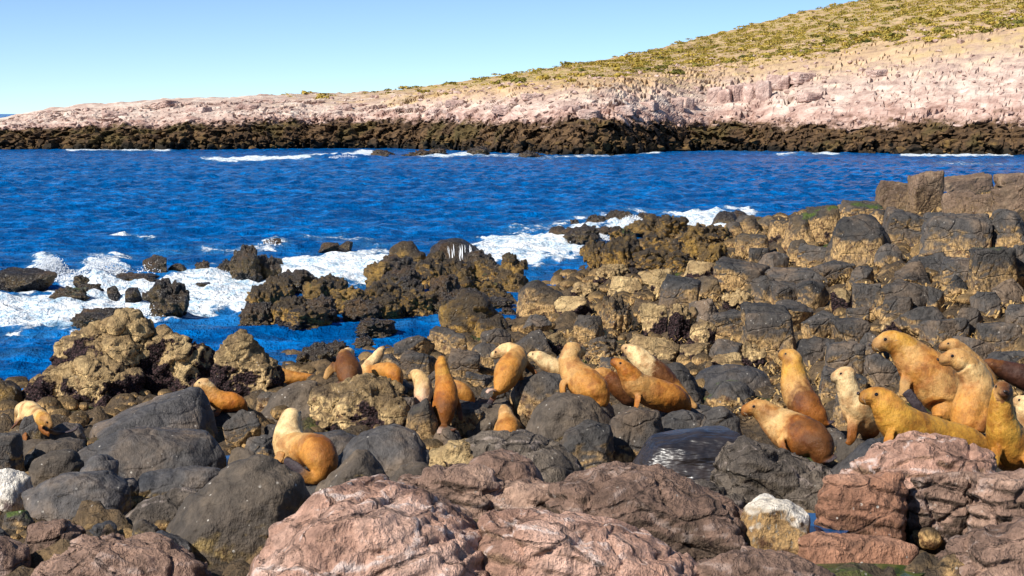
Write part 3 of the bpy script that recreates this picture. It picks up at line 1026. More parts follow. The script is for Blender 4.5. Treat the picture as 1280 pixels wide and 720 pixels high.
R('rock_ledge', 'rough grey bedrock ledge with pale seams below the snarling sea lion', [[(872, 640), (895, 570), (925, 550), (960, 556), (1035, 585), (1060, 620), (1050, 660), (890, 660)], ([(760, 640), (800, 610), (880, 600), (930, 620), (930, 670), (770, 670)], -0.7)], 17.9, 'bedrock', 0.6, 41, 2, 0.04, 0.05, 0.018, strata=0.03, crackd=0.05, tris=36000, cat='ledge')
R('slab', 'smooth greenish-grey slab slanting below the pale sea lion', [[(1022, 605), (1085, 547), (1108, 545), (1120, 570), (1110, 610), (1030, 620)]], 18.6, 'smooth', 0.7, 42, 5, 0.02, 0.015, 0.006, tris=9000, cat='rock slab')
R('rock_outcrop', 'pale pink fractured outcrop that hides the belly of the reclining sea lion', [[(1045, 600), (1070, 572), (1112, 556), (1150, 548), (1200, 556), (1243, 568), (1252, 600), (1240, 640), (1060, 640)]], 16.6, 'pink', 0.5, 43, 2, 0.03, 0.04, 0.014, strata=0.035, crackd=0.05, tris=40000, cat='rock outcrop')
R('rock_block', 'squared pink-red block ending at an upright joint', [[(1016, 672), (1022, 612), (1032, 598), (1126, 592), (1133, 606), (1132, 676)]], 15.6, 'redrock', 0.5, 44, 2, 0.015, 0.02, 0.012, strata=0.02, crackd=0.012, tris=22000, cat='rock block')
R('rock_block', 'broken pink block across the upright joint from the squared one', [[(1138, 672), (1138, 596), (1215, 588), (1208, 640), (1195, 676)]], 15.8, 'pinkbrown', 0.5, 45, 2, 0.02, 0.03, 0.014, strata=0.02, crackd=0.05, tris=20000, cat='rock block')
R('rock_block', 'jointed pink-brown block under the sea lion that faces forward', [[(1205, 690), (1218, 596), (1290, 588), (1370, 596), (1370, 700)]], 15.5, 'pinkbrown', 0.6, 46, 2, 0.02, 0.03, 0.014, strata=0.03, crackd=0.06, tris=24000, cat='rock block')
R('rock_ledge', 'brown cracked ledge below the jointed pink-brown block', [[(1150, 730), (1195, 672), (1280, 652), (1370, 650), (1370, 790), (1150, 790)]], 14.3, 'pinkbrown', 0.5, 47, 2, 0.03, 0.04, 0.016, strata=0.03, crackd=0.06, tris=26000, cat='ledge')
R('slab', 'long orange-brown slab lying under the squared pink-red block', [[(988, 690), (994, 672), (1020, 665), (1110, 672), (1150, 684), (1145, 712), (1000, 706)]], 14.9, 'redrock', 0.35, 48, 4, 0.02, 0.02, 0.010, tris=14000, cat='rock slab')
R('boulder', 'round boulder whitened by guano with an ochre front', [[(917, 668), (930, 636), (958, 622), (990, 625), (1011, 645), (1011, 672), (985, 690), (930, 688)]], 15.2, 'guano', 0.8, 49, 4, 0.05, 0.03, 0.012, tris=14000, cat='boulder')
R('rock_ledge', 'pale pink sloping ledge with pebbly cracks beside the white-veined boulder', [[(585, 690), (605, 655), (640, 641), (740, 656), (840, 690), (900, 728), (890, 800), (600, 800)]], 13.0, 'pink', 0.6, 50, 2, 0.03, 0.03, 0.016, strata=0.03, crackd=0.04, tris=50000, cat='ledge')
R('rock_ledge', 'low pinkish ledge along the green tide pool', [[(835, 740), (870, 702), (930, 688), (990, 694), (1040, 712), (1060, 760), (1050, 800), (850, 800)]], 13.1, 'pinkbrown', 0.5, 51, 2, 0.03, 0.03, 0.016, strata=0.03, crackd=0.04, tris=26000, cat='ledge')
R('rock_ledge', 'dark brown ribbed ledge behind the pale pink one', [[(680, 640), (690, 606), (760, 592), (850, 600), (905, 622), (945, 662), (900, 705), (740, 690)]], 15.4, 'pinkbrown', 0.6, 52, 2, 0.04, 0.05, 0.016, strata=0.035, crackd=0.05, tris=36000, cat='ledge')
R('rock_ledge', 'wrinkled pink-brown ledge below the speckled grey-brown boulder', [[(10, 740), (60, 700), (120, 674), (200, 682), (255, 708), (285, 760), (260, 800), (20, 800)]], 13.6, 'pinkbrown', 0.6, 53, 2, 0.03, 0.04, 0.016, strata=0.035, crackd=0.04, tris=40000, cat='ledge')
R('boulder', 'knobbly brown-pink boulder below the tilted mussel boulder', [[(22, 705), (36, 658), (80, 647), (102, 668), (104, 710)]], 15.2, 'pinkbrown', 0.8, 54, 3, 0.05, 0.05, 0.014, crackd=0.03, tris=10000, cat='boulder')
R('boulder', 'dark purplish boulder beside the knobbly brown-pink one', [[(-60, 740), (-50, 680), (0, 672), (30, 690), (36, 740)]], 14.5, 'pinkbrown', 0.8, 55, 3, 0.05, 0.05, 0.014, tris=10000, cat='boulder')
R('boulder', 'low rock thick with white barnacles', [[(-40, 640), (-30, 604), (10, 586), (36, 596), (42, 626), (25, 652), (-30, 655)]], 18.7, 'barnacle', 0.8, 56, 4, 0.04, 0.05, 0.02, tris=10000, cat='boulder')
R('boulder', 'rounded rock, ochre on one side and black on the other, by the white barnacle rock', [[(30, 605), (42, 578), (66, 566), (92, 564), (105, 582), (92, 606), (40, 615)]], 19.6, 'greybrown', 0.7, 57, 5, 0.04, 0.03, 0.01, tris=8000, cat='boulder')
R('boulder', 'dark broken block beneath the hunched sea lion', [[(-40, 560), (-20, 545), (26, 541), (30, 590), (-30, 596)]], 20.6, 'slate', 0.8, 58, 2, 0.04, 0.04, 0.012, tris=8000, cat='boulder')
R('boulder', 'tan round-topped rock between the dark block and the broad flat slab', [[(30, 572), (50, 552), (80, 548), (104, 556), (108, 580), (40, 586)]], 21.2, 'greybrown', 0.8, 59, 5, 0.04, 0.03, 0.01, tris=7000, cat='boulder')
R('boulder', 'dark weedy rock at the water edge near the huge brown boulder', [[(-60, 520), (-40, 485), (0, 477), (22, 484), (30, 515), (10, 535), (-50, 535)]], 29.5, 'weed', 0.8, 60, 3, 0.06, 0.06, 0.02, tris=8000, cat='boulder')
R('boulder', 'small green-tinged stone beside the tilted mussel boulder', [[(2, 665), (8, 642), (30, 638), (42, 652), (38, 668)]], 16.8, 'slate_tan', 0.8, 61, 5, 0.04, 0.03, 0.01, tris=5000, cat='stone')
R('boulder', 'tan honeycombed boulder carrying the brown and ochre sea lions', [[(388, 545), (392, 492), (420, 478), (455, 472), (500, 484), (516, 520), (505, 565), (400, 565)]], 25.4, 'brown', 0.8, 62, 3, 0.06, 0.06, 0.02, crackd=0.07, tris=20000, cat='boulder')
R('boulder', 'smooth grey boulder sloping up to the tan honeycombed one', [[(318, 520), (335, 495), (362, 480), (396, 476), (405, 520), (345, 540)]], 26.6, 'greybrown', 0.8, 63, 6, 0.03, 0.02, 0.008, tris=9000, cat='boulder')
R('boulder', 'dark slab behind the pale-necked sea lion with the brown rump', [[(352, 580), (380, 548), (425, 538), (455, 548), (450, 590), (360, 598)]], 21.4, 'smooth', 0.8, 64, 5, 0.03, 0.02, 0.008, tris=7000, cat='boulder')
R('boulder', 'grey slanted block beside the tall ochre sea lion', [[(495, 560), (512, 508), (535, 497), (550, 530), (550, 570)]], 23.6, 'slate_tan', 0.8, 65, 3, 0.04, 0.03, 0.01, tris=7000, cat='boulder')
R('boulder', 'weedy brown stack with an overhanging cap at the edge of the channel', [[(548, 432), (553, 388), (578, 363), (606, 368), (622, 395), (620, 440), (560, 450)], ([(590, 450), (600, 405), (625, 395), (642, 420), (645, 460)], -1.0)], 40, 'weed', 0.8, 66, 3, 0.06, 0.07, 0.02, crackd=0.08, tris=14000, cat='boulder')
R('boulder', 'rounded weed-capped rock standing in the surf beside the streaming one', [[(487, 340), (488, 312), (500, 302), (516, 302), (532, 318), (532, 340)]], 58, 'weed', 0.8, 67, 5, 0.05, 0.05, 0.02, tris=6000, cat='boulder')
STREAM = R('boulder', 'round black rock with white water streaming off it', [[(533, 340), (536, 310), (546, 300), (575, 298), (597, 308), (604, 322), (600, 342)]], 59, 'wetrock', 0.8, 68, 6, 0.04, 0.03, 0.02, tris=7000, cat='boulder')

# ---- the boulders of the slope on the right, each at its place in the photograph
G_SLOPE = 'slate boulders of the slope behind the sea lions'
L_SLOPE = 'dark slate boulder'
SLOPE = [(1040, 275, 1107, 330, 'rounded'), (1107, 267, 1153, 310, 'rounded'), (1160, 272, 1233, 327, 'rounded'), (1190, 288, 1235, 317, 'rounded'), (1220, 313, 1267, 363, 'angular'),
         (1260, 310, 1300, 353, 'angular'), (1097, 308, 1127, 333, 'rounded'), (1140, 315, 1183, 343, 'angular'), (965, 338, 1023, 362, 'rounded'), (995, 353, 1033, 384, 'rounded'), (967, 357, 997, 382, 'angular'),
         (940, 347, 967, 377, 'angular'), (933, 387, 990, 440, 'angular'), (968, 378, 1015, 408, 'angular'), (1070, 357, 1100, 397, 'angular'), (1100, 355, 1160, 393, 'angular'), (1105, 373, 1140, 400, 'angular'), (1153, 360, 1180, 387, 'angular'),
         (1047, 400, 1083, 433, 'angular'), (1123, 387, 1180, 417, 'angular'), (1180, 327, 1220, 357, 'angular'), (1217, 367, 1247, 397, 'angular'), (1230, 405, 1272, 440, 'angular'), (1247, 350, 1290, 380, 'angular'), (1160, 400, 1200, 428, 'angular'),
         (1195, 385, 1225, 420, 'angular'), (1265, 385, 1310, 430, 'angular'), (1125, 330, 1160, 357, 'angular'), (1020, 330, 1060, 352, 'rounded'), (1060, 335, 1095, 358, 'angular'), (1010, 395, 1045, 425, 'angular'), (898, 330, 953, 361, 'rounded'),
         (895, 392, 928, 424, 'angular'), (1000, 425, 1040, 460, 'angular'), (1035, 430, 1075, 470, 'angular'), (1075, 420, 1100, 450, 'angular'), (953, 318, 987, 340, 'rounded'), (938, 312, 962, 334, 'rounded'),
         (1000, 310, 1040, 335, 'rounded'), (1235, 268, 1290, 315, 'angular'), (1225, 345, 1250, 368, 'angular'), (880, 425, 925, 452, 'angular'), (830, 350, 872, 385, 'angular'), (1240, 440, 1290, 470, 'angular'),
         (1200, 425, 1235, 455, 'angular'), (1085, 450, 1130, 490, 'angular'), (1030, 465, 1075, 500, 'rounded'), (1045, 490, 1085, 525, 'rounded'), (890, 480, 940, 505, 'rounded'), (1180, 345, 1205, 372, 'angular'), (1060, 385, 1085, 405, 'angular'), (860, 375, 900, 405, 'angular')]
for k, a in enumerate(SLOPE):
    gx, gy = (a[2] - a[0]) * 0.1, (a[3] - a[1]) * 0.08
    boulder(int(a[0] - gx), a[1] - gy, int(a[2] + gx), a[3] + gy, ('rounded' if k % 3 == 0 else 'block') if a[4] == 'rounded' else ('block', 'angular')[k % 2], 'slate', L_SLOPE, G_SLOPE)
G_RIDGE = 'brown blocks on the ridge of the boulder slope'
for a, lb in (((1095, 228, 1138, 266), 'rounded brown block at the end of the ridge, green weed at its foot'), ((1137, 214, 1178, 266), 'tall squared brown block standing highest on the ridge'),
              ((1178, 220, 1237, 244), 'long flat-topped brown block beside the tall squared ridge block'), ((1177, 240, 1222, 270), 'sloping brown ledge block below the flat-topped ridge block')):
    boulder(*a, 'block', 'brown_blk', lb, G_RIDGE, depth=0.8, name='rock_block', cat='rock block')
for a in ((1240, 233, 1300, 268), (1250, 217, 1310, 237), (1215, 243, 1245, 268), (1300, 225, 1370, 275)):
    boulder(*a, 'block', 'brown_blk', 'low brown block in the row along the ridge top', G_RIDGE, depth=0.8, name='rock_block', cat='rock block')
G_MOSS = 'green-topped boulders low on the slope by the sea'
for a in ((1010, 258, 1053, 303), (977, 267, 1020, 310), (920, 293, 965, 318), (1048, 253, 1100, 280), (960, 275, 990, 300), (945, 270, 972, 290), (915, 270, 950, 295), (1085, 262, 1112, 285), (985, 300, 1015, 325), (905, 278, 930, 300)):
    boulder(*a, 'rounded' if a[0] % 2 else 'block', 'slate_tan', 'green-topped boulder', G_MOSS)
G_TAN = 'tan crusted rocks at the foot of the slope'
L_TAN = 'tan crusted rock'
for a in ((692, 370, 742, 398), (714, 394, 755, 430), (753, 368, 790, 418), (778, 420, 850, 448), (800, 380, 835, 420), (835, 385, 870, 425), (860, 400, 893, 440), (760, 345, 800, 372), (800, 335, 850, 365), (850, 430, 890, 455), (735, 425, 775, 450),
          (905, 365, 945, 395), (870, 345, 905, 372), (925, 430, 960, 460), (680, 415, 715, 445), (745, 330, 785, 352), (715, 355, 750, 375), (850, 325, 900, 350), (1100, 400, 1130, 425), (1040, 360, 1070, 395), (1075, 300, 1100, 330), (890, 440, 930, 462)):
    boulder(*a, 'weedy' if a[0] % 2 else 'angular', 'brown' if a[0] % 3 else 'slate_tan', L_TAN, G_TAN, name='rock', cat='rock')
boulder(645, 352, 712, 398, 'rounded', 'slate_tan', 'big round mussel-covered boulder with green weed at the mouth of the channel', None)
G_WEED = 'brown weedy rocks of the point where the waves break'
L_WEED = 'brown weedy rock'
for a in ((775, 272, 830, 298), (820, 272, 858, 300), (753, 295, 802, 342), (800, 292, 850, 330), (845, 280, 895, 310), (850, 300, 885, 328), (734, 305, 762, 342), (790, 315, 840, 345), (870, 305, 910, 335), (760, 285, 790, 305), (885, 285, 915, 305), (725, 300, 745, 320), (830, 318, 865, 345)):
    boulder(*a, 'weedy', 'weed', L_WEED, G_WEED, name='rock', cat='rock')
G_SURF = 'dark wet rocks awash off the point'
for a in ((684, 283, 710, 297), (707, 283, 754, 304), (713, 274, 724, 283), (731, 270, 760, 282), (759, 263, 793, 281), (795, 266, 822, 280), (890, 265, 925, 285), (745, 285, 778, 297), (908, 263, 935, 282)):
    boulder(*a, 'weedy' if a[0] % 2 else 'rounded', 'wetrock', 'dark wet surf rock', G_SURF, name='surf_rock', cat='rock', bury=0.5)
G_SURF2 = 'dark wet rocks in the breakers'
for a in ((-12, 334, 67, 362), (67, 358, 108, 376), (91, 346, 111, 356), (97, 354, 126, 363), (134, 358, 150, 370), (156, 359, 176, 373), (145, 341, 196, 352), (178, 319, 213, 344), (210, 329, 232, 343), (245, 327, 264, 341), (265, 327, 290, 343),
          (287, 314, 325, 351), (315, 322, 348, 350), (338, 322, 354, 330), (398, 303, 425, 314), (420, 302, 440, 314), (328, 297, 352, 308), (91, 385, 162, 408), (242, 352, 264, 358), (-80, 350, -20, 375)):
    boulder(*a, 'weedy' if a[0] % 2 else 'angular', 'wetrock', 'dark wet rock in the breakers', G_SURF2, name='surf_rock', cat='rock', bury=0.5)
boulder(182, 354, 234, 398, 'weedy', 'wetrock', 'round rock with an ochre cap standing in the foam', None, name='surf_rock', cat='rock', bury=0.5)
# the weedy reef in the middle of the channel
G_REEF = 'weed-covered rocks of the reef in the channel'
REEF = [(300, 378, 345, 405), (308, 355, 352, 388), (330, 345, 372, 372), (345, 340, 398, 370), (370, 350, 420, 380), (340, 370, 385, 405), (380, 372, 425, 403), (395, 345, 432, 372), (415, 360, 460, 392), (425, 375, 475, 400), (455, 355, 500, 385),
        (460, 370, 505, 396), (490, 350, 530, 380), (500, 365, 545, 392), (455, 330, 500, 358), (470, 322, 520, 350), (515, 330, 560, 360), (545, 325, 590, 355), (530, 345, 575, 375), (565, 340, 610, 370), (590, 325, 635, 355), (580, 318, 620, 345),
        (610, 335, 662, 366), (625, 318, 650, 338), (405, 388, 420, 404), (355, 385, 410, 408), (560, 360, 600, 385), (480, 338, 530, 365), (520, 315, 560, 338), (645, 325, 660, 338), (535, 370, 575, 392), (600, 352, 640, 372)]
for k, a in enumerate(REEF):
    boulder(*a, 'weedy', 'weed' if k % 3 else 'wetrock', 'ochre weedy reef rock', G_REEF, name='rock', cat='rock', bury=0.4)
for a in ((445, 400, 492, 416), (440, 422, 470, 434), (600, 372, 640, 384), (625, 385, 650, 396), (370, 434, 420, 462), (400, 428, 440, 446)):
    boulder(*a, 'weedy', 'wetrock', 'dark rock just above the channel water', 'low rocks breaking the channel water', name='rock', cat='rock', bury=0.4)
G_MID = 'dark mussel-covered rocks between the channel and the sea lions'
for a in ((490, 420, 545, 455), (535, 412, 585, 450), (500, 440, 545, 472), (475, 445, 510, 470), (585, 430, 630, 462), (560, 440, 600, 470), (620, 440, 655, 470), (640, 415, 690, 450), (600, 410, 640, 438), (655, 395, 690, 420), (520, 465, 560, 495), (580, 462, 615, 490),
          (690, 445, 720, 470), (745, 445, 780, 470), (440, 455, 470, 480), (600, 480, 645, 520), (560, 505, 610, 545), (590, 500, 625, 535), (470, 495, 520, 530), (330, 530, 365, 560), (280, 515, 330, 560), (300, 545, 345, 580), (320, 490, 350, 515)):
    boulder(*a, ('rounded', 'angular', 'block')[a[0] % 3], ('slate', 'slate_tan', 'slate')[a[1] % 3], 'mussel-crusted dark rock', G_MID, name='rock', cat='rock')
for a in ((20, 520, 60, 560), (60, 530, 110, 560), (285, 560, 330, 600), (165, 650, 200, 680), (240, 650, 280, 690), (180, 665, 240, 700), (110, 655, 150, 680), (-30, 660, 10, 690), (270, 600, 300, 625), (130, 600, 175, 625)):
    boulder(*a, 'rounded', 'greybrown' if a[0] % 2 else 'smooth', 'grey gap-filling stone', 'gap stones among the foreground rocks', name='stone', cat='stone')

rsr = random.Random(5)
tries = done_n = 0
while tries < 900 and done_n < 95:
    tries += 1
    px_ = rsr.uniform(640, 1380)
    py_ = rsr.uniform(285, 475)
    if py_ < 300 + 150 * (950 - px_) / 260 and px_ < 900 and py_ < 345:
        continue
    h_ = hit(px_, py_)
    if h_[2] < 0.35:
        continue
    w_ = rsr.uniform(0.7, 2.1) * F / h_[1]
    hh_ = w_ * rsr.uniform(0.5, 0.8)
    if any(abs(px_ - a) < (w_ + c) * 0.38 and abs(py_ - hh_ / 2 - b) < (hh_ + d) * 0.34 for a, b, c, d in PLACED):
        continue
    done_n += 1
    boulder(int(px_ - w_ / 2), py_ - hh_, px_ + w_ / 2, py_, ('angular', 'block', 'block', 'angular', 'rounded')[done_n % 5], 'slate' if done_n % 3 else 'slate_tan', L_SLOPE, G_SLOPE)


def fill_stones():
    vs, fs, tot = [], [], 0
    low = []
    for k in range(10):
        bm = bmesh.new()
        bmesh.ops.create_icosphere(bm, subdivisions=2, radius=1)
        bm.verts.index_update()
        v = np.array([q.co[:] for q in bm.verts])
        f = np.array([[q.index for q in c.verts] for c in bm.faces])
        bm.free()
        r = np.random.RandomState(k + 50)
        pl = r.normal(size=(9, 3))
        pl /= np.linalg.norm(pl, axis=1)[:, None]
        h = 0.62 + 0.3 * r.rand(9)
        m = np.minimum(1.0, (h[None] / np.maximum(v @ pl.T, 1e-3)).min(1))
        m = np.minimum(m, 0.8)
        low.append((v * m[:, None] * (1 + 0.08 * fbm(v * 2 + k, 2))[:, None], f))
    r = np.random.RandomState(9)
    n = 0
    Y = np.exp(r.uniform(math.log(15), math.log(88), 5600))
    px = r.uniform(-320, 1600, 5600)
    x = (px - 640) / F * Y
    g = ground(x, Y)
    for i in range(len(Y)):
        if g[i] < -0.15 or (Y[i] < 27 and r.rand() < 0.55):
            continue
        s = (0.10 + 0.22 * r.rand() ** 2) * (0.6 + Y[i] / 60) * (0.75 if Y[i] < 22 else 1)
        v, f = low[r.randint(10)]
        a = r.uniform(0, 6.28)
        c, sn = math.cos(a), math.sin(a)
        v = v * np.array([s, s * r.uniform(.6, 1), s * r.uniform(.45, .9)])
        v = np.stack([v[:, 0] * c - v[:, 1] * sn, v[:, 0] * sn + v[:, 1] * c, v[:, 2]], -1) + np.array([x[i], Y[i], g[i] + 0.05 * s])
        vs.append(v)
        fs.append(f + tot)
        tot += len(v)
        n += 1
    me = mesh_from('rubble', np.concatenate(vs), np.concatenate(fs), True)
    M['rubble'] = rockmat('rubble_stones', [(0.05, 0.04, 0.032), (0.13, 0.09, 0.05), (0.34, 0.22, 0.1)], TAN, (0.0, 0.8), rough=0.85, crack=0, grain=0.7, gen=False, spec=0.12)
    put('rubble', me, M['rubble'], label='loose stones filling the gaps between the boulders', cat='rubble', kind='stuff')


fill_stones()


# ------------------------------------------------------------------ sea lions
PAL = {'cream': (0.60, 0.43, 0.215), 'pale': (0.51, 0.33, 0.14), 'tan': (0.41, 0.225, 0.075), 'ochre': (0.38, 0.165, 0.03), 'gold': (0.42, 0.215, 0.03), 'orange': (0.37, 0.128, 0.014),
       'brown': (0.115, 0.042, 0.010), 'rust': (0.21, 0.07, 0.010), 'dark': (0.05, 0.02, 0.012), 'flip': (0.045, 0.032, 0.036), 'flipbrown': (0.13, 0.055, 0.03), 'fliplight': (0.36, 0.25, 0.19), 'rose': (0.5, 0.34, 0.26)}


def furmat():
    b = NB('sea_lion_fur')
    a = b.attr('fur').outputs['Color']
    n1 = b.noise(b.pos, 6.0, 6, 0.6)
    n2 = b.noise(b.pos, 28.0, 5, 0.65)
    n3 = b.noise(b.stretch(b.pos, (1, 1, 0.35)), 90.0, 3, 0.6)
    v = b.math('ADD', b.math('MULTIPLY', n1, 0.8), b.math('ADD', b.math('MULTIPLY', n2, 0.9), b.math('MULTIPLY', n3, 0.5)))
    c = b.mix(1.0, a, b.gray(b.math('MULTIPLY_ADD', v, 1.35, -0.48)), 'MULTIPLY')
    c = b.mix(b.step(n2, 0.5, 0.68, 0, 0.6), c, b.mix(1.0, c, (0.55, 0.4, 0.28), 'MULTIPLY'))
    nrm = b.bump(b.math('ADD', n2, b.math('MULTIPLY', n3, 0.6)), 0.6, 0.022)
    m = b.done(c, b.math('MULTIPLY_ADD', n1, 0.3, 0.38), nrm, 0.28)
    return m


M['fur'] = furmat()


def plain(name, c, rough, spec=0.5):
    b = NB(name)
    n = b.noise(b.pos, 40, 3)
    return b.done(b.mix(n, c, tuple(v * 1.4 for v in c)), rough, None, spec)


M['eye'] = plain('eye_black', (0.006, 0.004, 0.004), 0.06, 0.8)
M['nose'] = plain('nose_leather', (0.018, 0.011, 0.01), 0.35)
M['ear'] = plain('ear_skin', (0.28, 0.15, 0.05), 0.6)
M['whisk'] = plain('whisker_hair', (0.3, 0.22, 0.13), 0.6)


def catmull(pts, n):
    p = np.array(pts, float)
    p = np.concatenate([[2 * p[0] - p[1]], p, [2 * p[-1] - p[-2]]])
    out = []
    m = len(p) - 3
    for i in range(m):
        k = n
        for t in np.linspace(0, 1, k, endpoint=(i == m - 1)):
            a, b, c, d = p[i], p[i + 1], p[i + 2], p[i + 3]
            out.append(0.5 * (2 * b + (c - a) * t + (2 * a - 5 * b + 4 * c - d) * t * t + (3 * b - a - 3 * c + d) * t ** 3))
    return np.array(out)


def tube(bm, pts, rad, seg=20, thin=None, kt=1.0):
    """A closed skin along pts; with thin (an axis) it is flattened that way by kt."""
    pts = np.array(pts)
    n = len(pts)
    rings = []
    ref = np.array([0.123, 0.2, 0.97]) if thin is None else np.array(thin, float)
    for i in range(n):
        t = pts[min(i + 1, n - 1)] - pts[max(i - 1, 0)]
        t /= np.linalg.norm(t) + 1e-9
        u = ref - t * (ref @ t)
        u /= np.linalg.norm(u) + 1e-9
        w = np.cross(t, u)
        ring = []
        for k in range(seg):
            a = 2 * math.pi * k / seg
            ring.append(bm.verts.new(tuple(pts[i] + rad[i] * (math.cos(a) * u * kt + math.sin(a) * w))))
        rings.append(ring)
    for i in range(n - 1):
        for k in range(seg):
            bm.faces.new((rings[i][k], rings[i][(k + 1) % seg], rings[i + 1][(k + 1) % seg], rings[i + 1][k]))
    for ring, i, s in ((rings[0], 0, -1), (rings[-1], n - 1, 1)):
        t = pts[min(i + 1, n - 1)] - pts[max(i - 1, 0)]
        t /= np.linalg.norm(t) + 1e-9
        c = bm.verts.new(tuple(pts[i] + s * t * rad[i] * 0.55 * (kt if thin is not None else 1)))
        for k in range(seg):
            f = (ring[k], ring[(k + 1) % seg], c)
            bm.faces.new(f if s > 0 else f[::-1])


def small_ball(c, axes, rad):
    bm = bmesh.new()
    bmesh.ops.create_icosphere(bm, subdivisions=2, radius=1)
    A = np.array(axes)
    for v in bm.verts:
        p = np.array(v.co[:])
        v.co = tuple(c + A.T @ (p * np.array(rad)))
    for f in bm.faces:
        f.smooth = True
    me = bpy.data.meshes.new('ball')
    bm.to_mesh(me)
    bm.free()
    return me


G_LION = 'sea lions hauled out on the rocks'
LIONS = []


def lion(label, Y, spine, head, cols, flips=(), vox=0.0185, whisk=False, rump=None, muzzle='brown', sup=True, ring=None):
    """spine: (px, py, dY, r px) from tail to the middle of the head; head: (yaw, pitch, length px) with yaw 0 looking away, 90 to the left;
    cols: (t, colour) from tail to nose; flips: (path [(px, py, dY, half width px)], thin axis, colour)."""
    k = Y / F
    sp = np.array([np.append(P(a, b, Y + d), r * (Y + d) / F) for a, b, d, r in spine])
    s = catmull(sp, 10)
    s[:, 3] = np.maximum(s[:, 3], 0.012)
    bm = bmesh.new()
    tube(bm, s[:, :3], s[:, 3], 22)
    yaw, pitch, L = math.radians(head[0]), math.radians(head[1]), head[2] * k
    fw = np.array([-math.sin(yaw) * math.cos(pitch), math.cos(yaw) * math.cos(pitch), math.sin(pitch)])
    side = np.cross(fw, (0, 0, 1))
    side /= np.linalg.norm(side)
    up = np.cross(side, fw)
    C = sp[-1, :3]
    prof = [(-0.34, 0.20, 0), (-0.2, 0.28, 0.0), (0.0, 0.315, 0.01), (0.15, 0.30, 0.012), (0.26, 0.262, -0.005), (0.36, 0.232, -0.03), (0.46, 0.22, -0.045), (0.53, 0.195, -0.045), (0.58, 0.14, -0.035)]
    hp = np.array([C + fw * a * L + up * c * L for a, r, c in prof])
    tube(bm, hp, [r * L for a, r, c in prof], 20)
    # cheeks of the muzzle and the brow
    for sg in (-1, 1):
        tube(bm, [C + fw * 0.42 * L + side * sg * 0.07 * L - up * 0.07 * L, C + fw * 0.56 * L + side * sg * 0.07 * L - up * 0.065 * L], [0.12 * L, 0.10 * L], 10)
    fl = []
    for path, ax, colr in flips:
        q = np.array([np.append(P(a, b, Y + d), w * (Y + d) / F) for a, b, d, w in path])
        q = catmull(q, 8)
        q[:, 3] = np.maximum(q[:, 3], 0.02)
        th = {'x': (0.55, 0.8, 0.1), 'y': (0.15, 1, 0.2), 'z': (0.1, -0.2, 1)}[ax]
        tube(bm, q[:, :3], q[:, 3], 14, th, max(0.36, 0.021 / q[:, 3].max()))
        fl.append((q, PAL[colr]))
    me = remeshed(bm, vox, 5, 0.5)
    co = get_co(me)
    no = get_no(me)
    # skin folds and muscle
    co = co + no * (0.010 * fbm(co * 5.0 + Y, 3) + 0.004 * fbm(co * 14, 2))[:, None]
    # fur colours and the folds of the neck
    T = np.linspace(0, 0.86, len(s))
    allp = np.concatenate([s, np.column_stack([hp, [r * L for a, r, c in prof]])])
    allt = np.concatenate([T, 0.86 + 0.14 * np.linspace(0.3, 1, len(hp))])
    d = ((co[:, None, :] - allp[None, :, :3]) ** 2).sum(-1)
    j = d.argmin(1)
    t = allt[j] + 0.10 * fbm(co * 3.2 + 3.3 * Y, 3) + 0.06 * fbm(co * 13.0, 3)
    fold = smooth(.5, .62, allt[j]) * smooth(.86, .78, allt[j])
    co = co + no * (0.0035 * fold * np.sin(allt[j] * 150 + 5 * fbm(co * 5, 3)) * smooth(-.2, .5, fbm(co * 4 + 11, 2)))[:, None]
    ct = np.array([c[0] for c in cols])
    cc = np.array([PAL[c[1]] for c in cols])
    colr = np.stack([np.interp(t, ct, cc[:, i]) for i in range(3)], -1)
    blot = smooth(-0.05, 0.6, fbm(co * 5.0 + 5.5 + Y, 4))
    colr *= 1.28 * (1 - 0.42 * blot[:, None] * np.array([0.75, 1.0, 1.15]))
    streaky = smooth(0.0, 0.55, fbm(np.stack([co[:, 0] * 16, co[:, 1] * 16, co[:, 2] * 5], -1), 3))
    colr *= (1 - 0.22 * streaky[:, None] * np.array([0.8, 1.0, 1.1]))
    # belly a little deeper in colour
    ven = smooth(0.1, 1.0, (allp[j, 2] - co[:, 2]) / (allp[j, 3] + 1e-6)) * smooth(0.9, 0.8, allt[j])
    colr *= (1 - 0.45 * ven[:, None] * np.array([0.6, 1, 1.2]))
    if rump is not None:
        # a darker moulting patch: (t, side x, spread, colour)
        rt, rx, rw, rc = rump
        m = np.exp(-((allt[j] - rt) / rw) ** 2) * smooth(-0.6, 0.5, rx * (co[:, 0] - allp[j, 0]) / (allp[j, 3] + 1e-6) + 0.5 * fbm(co * 5 + 9, 3))
        colr = colr * (1 - m[:, None]) + np.array(PAL[rc]) * m[:, None]
    if ring is not None:
        m = np.exp(-((allt[j] - ring) / 0.018) ** 2)
        colr = colr * (1 - 0.7 * m[:, None]) + np.array(PAL['cream']) * 0.7 * m[:, None]
        co = co - no * (0.02 * m)[:, None]
    mz = smooth(0.3, 0.6, ((co - C) @ fw) / L) * (np.abs(((co - C) @ side) / L) < 0.35) * (np.linalg.norm(co - C, axis=1) < 0.8 * L)
    colr = colr * (1 - 0.55 * mz[:, None]) + np.array(PAL[muzzle]) * 0.55 * mz[:, None]
    for sg in (-1, 1):
        e = C + fw * 0.2 * L + side * sg * 0.26 * L + up * 0.1 * L
        m = np.exp(-((np.linalg.norm(co - e, axis=1) / (0.1 * L)) ** 2))
        colr = colr * (1 - 0.6 * m[:, None]) + np.array(PAL['dark']) * 0.6 * m[:, None]
    uc, fc_ = ((co - C) @ up) / L, ((co - C) @ fw) / L
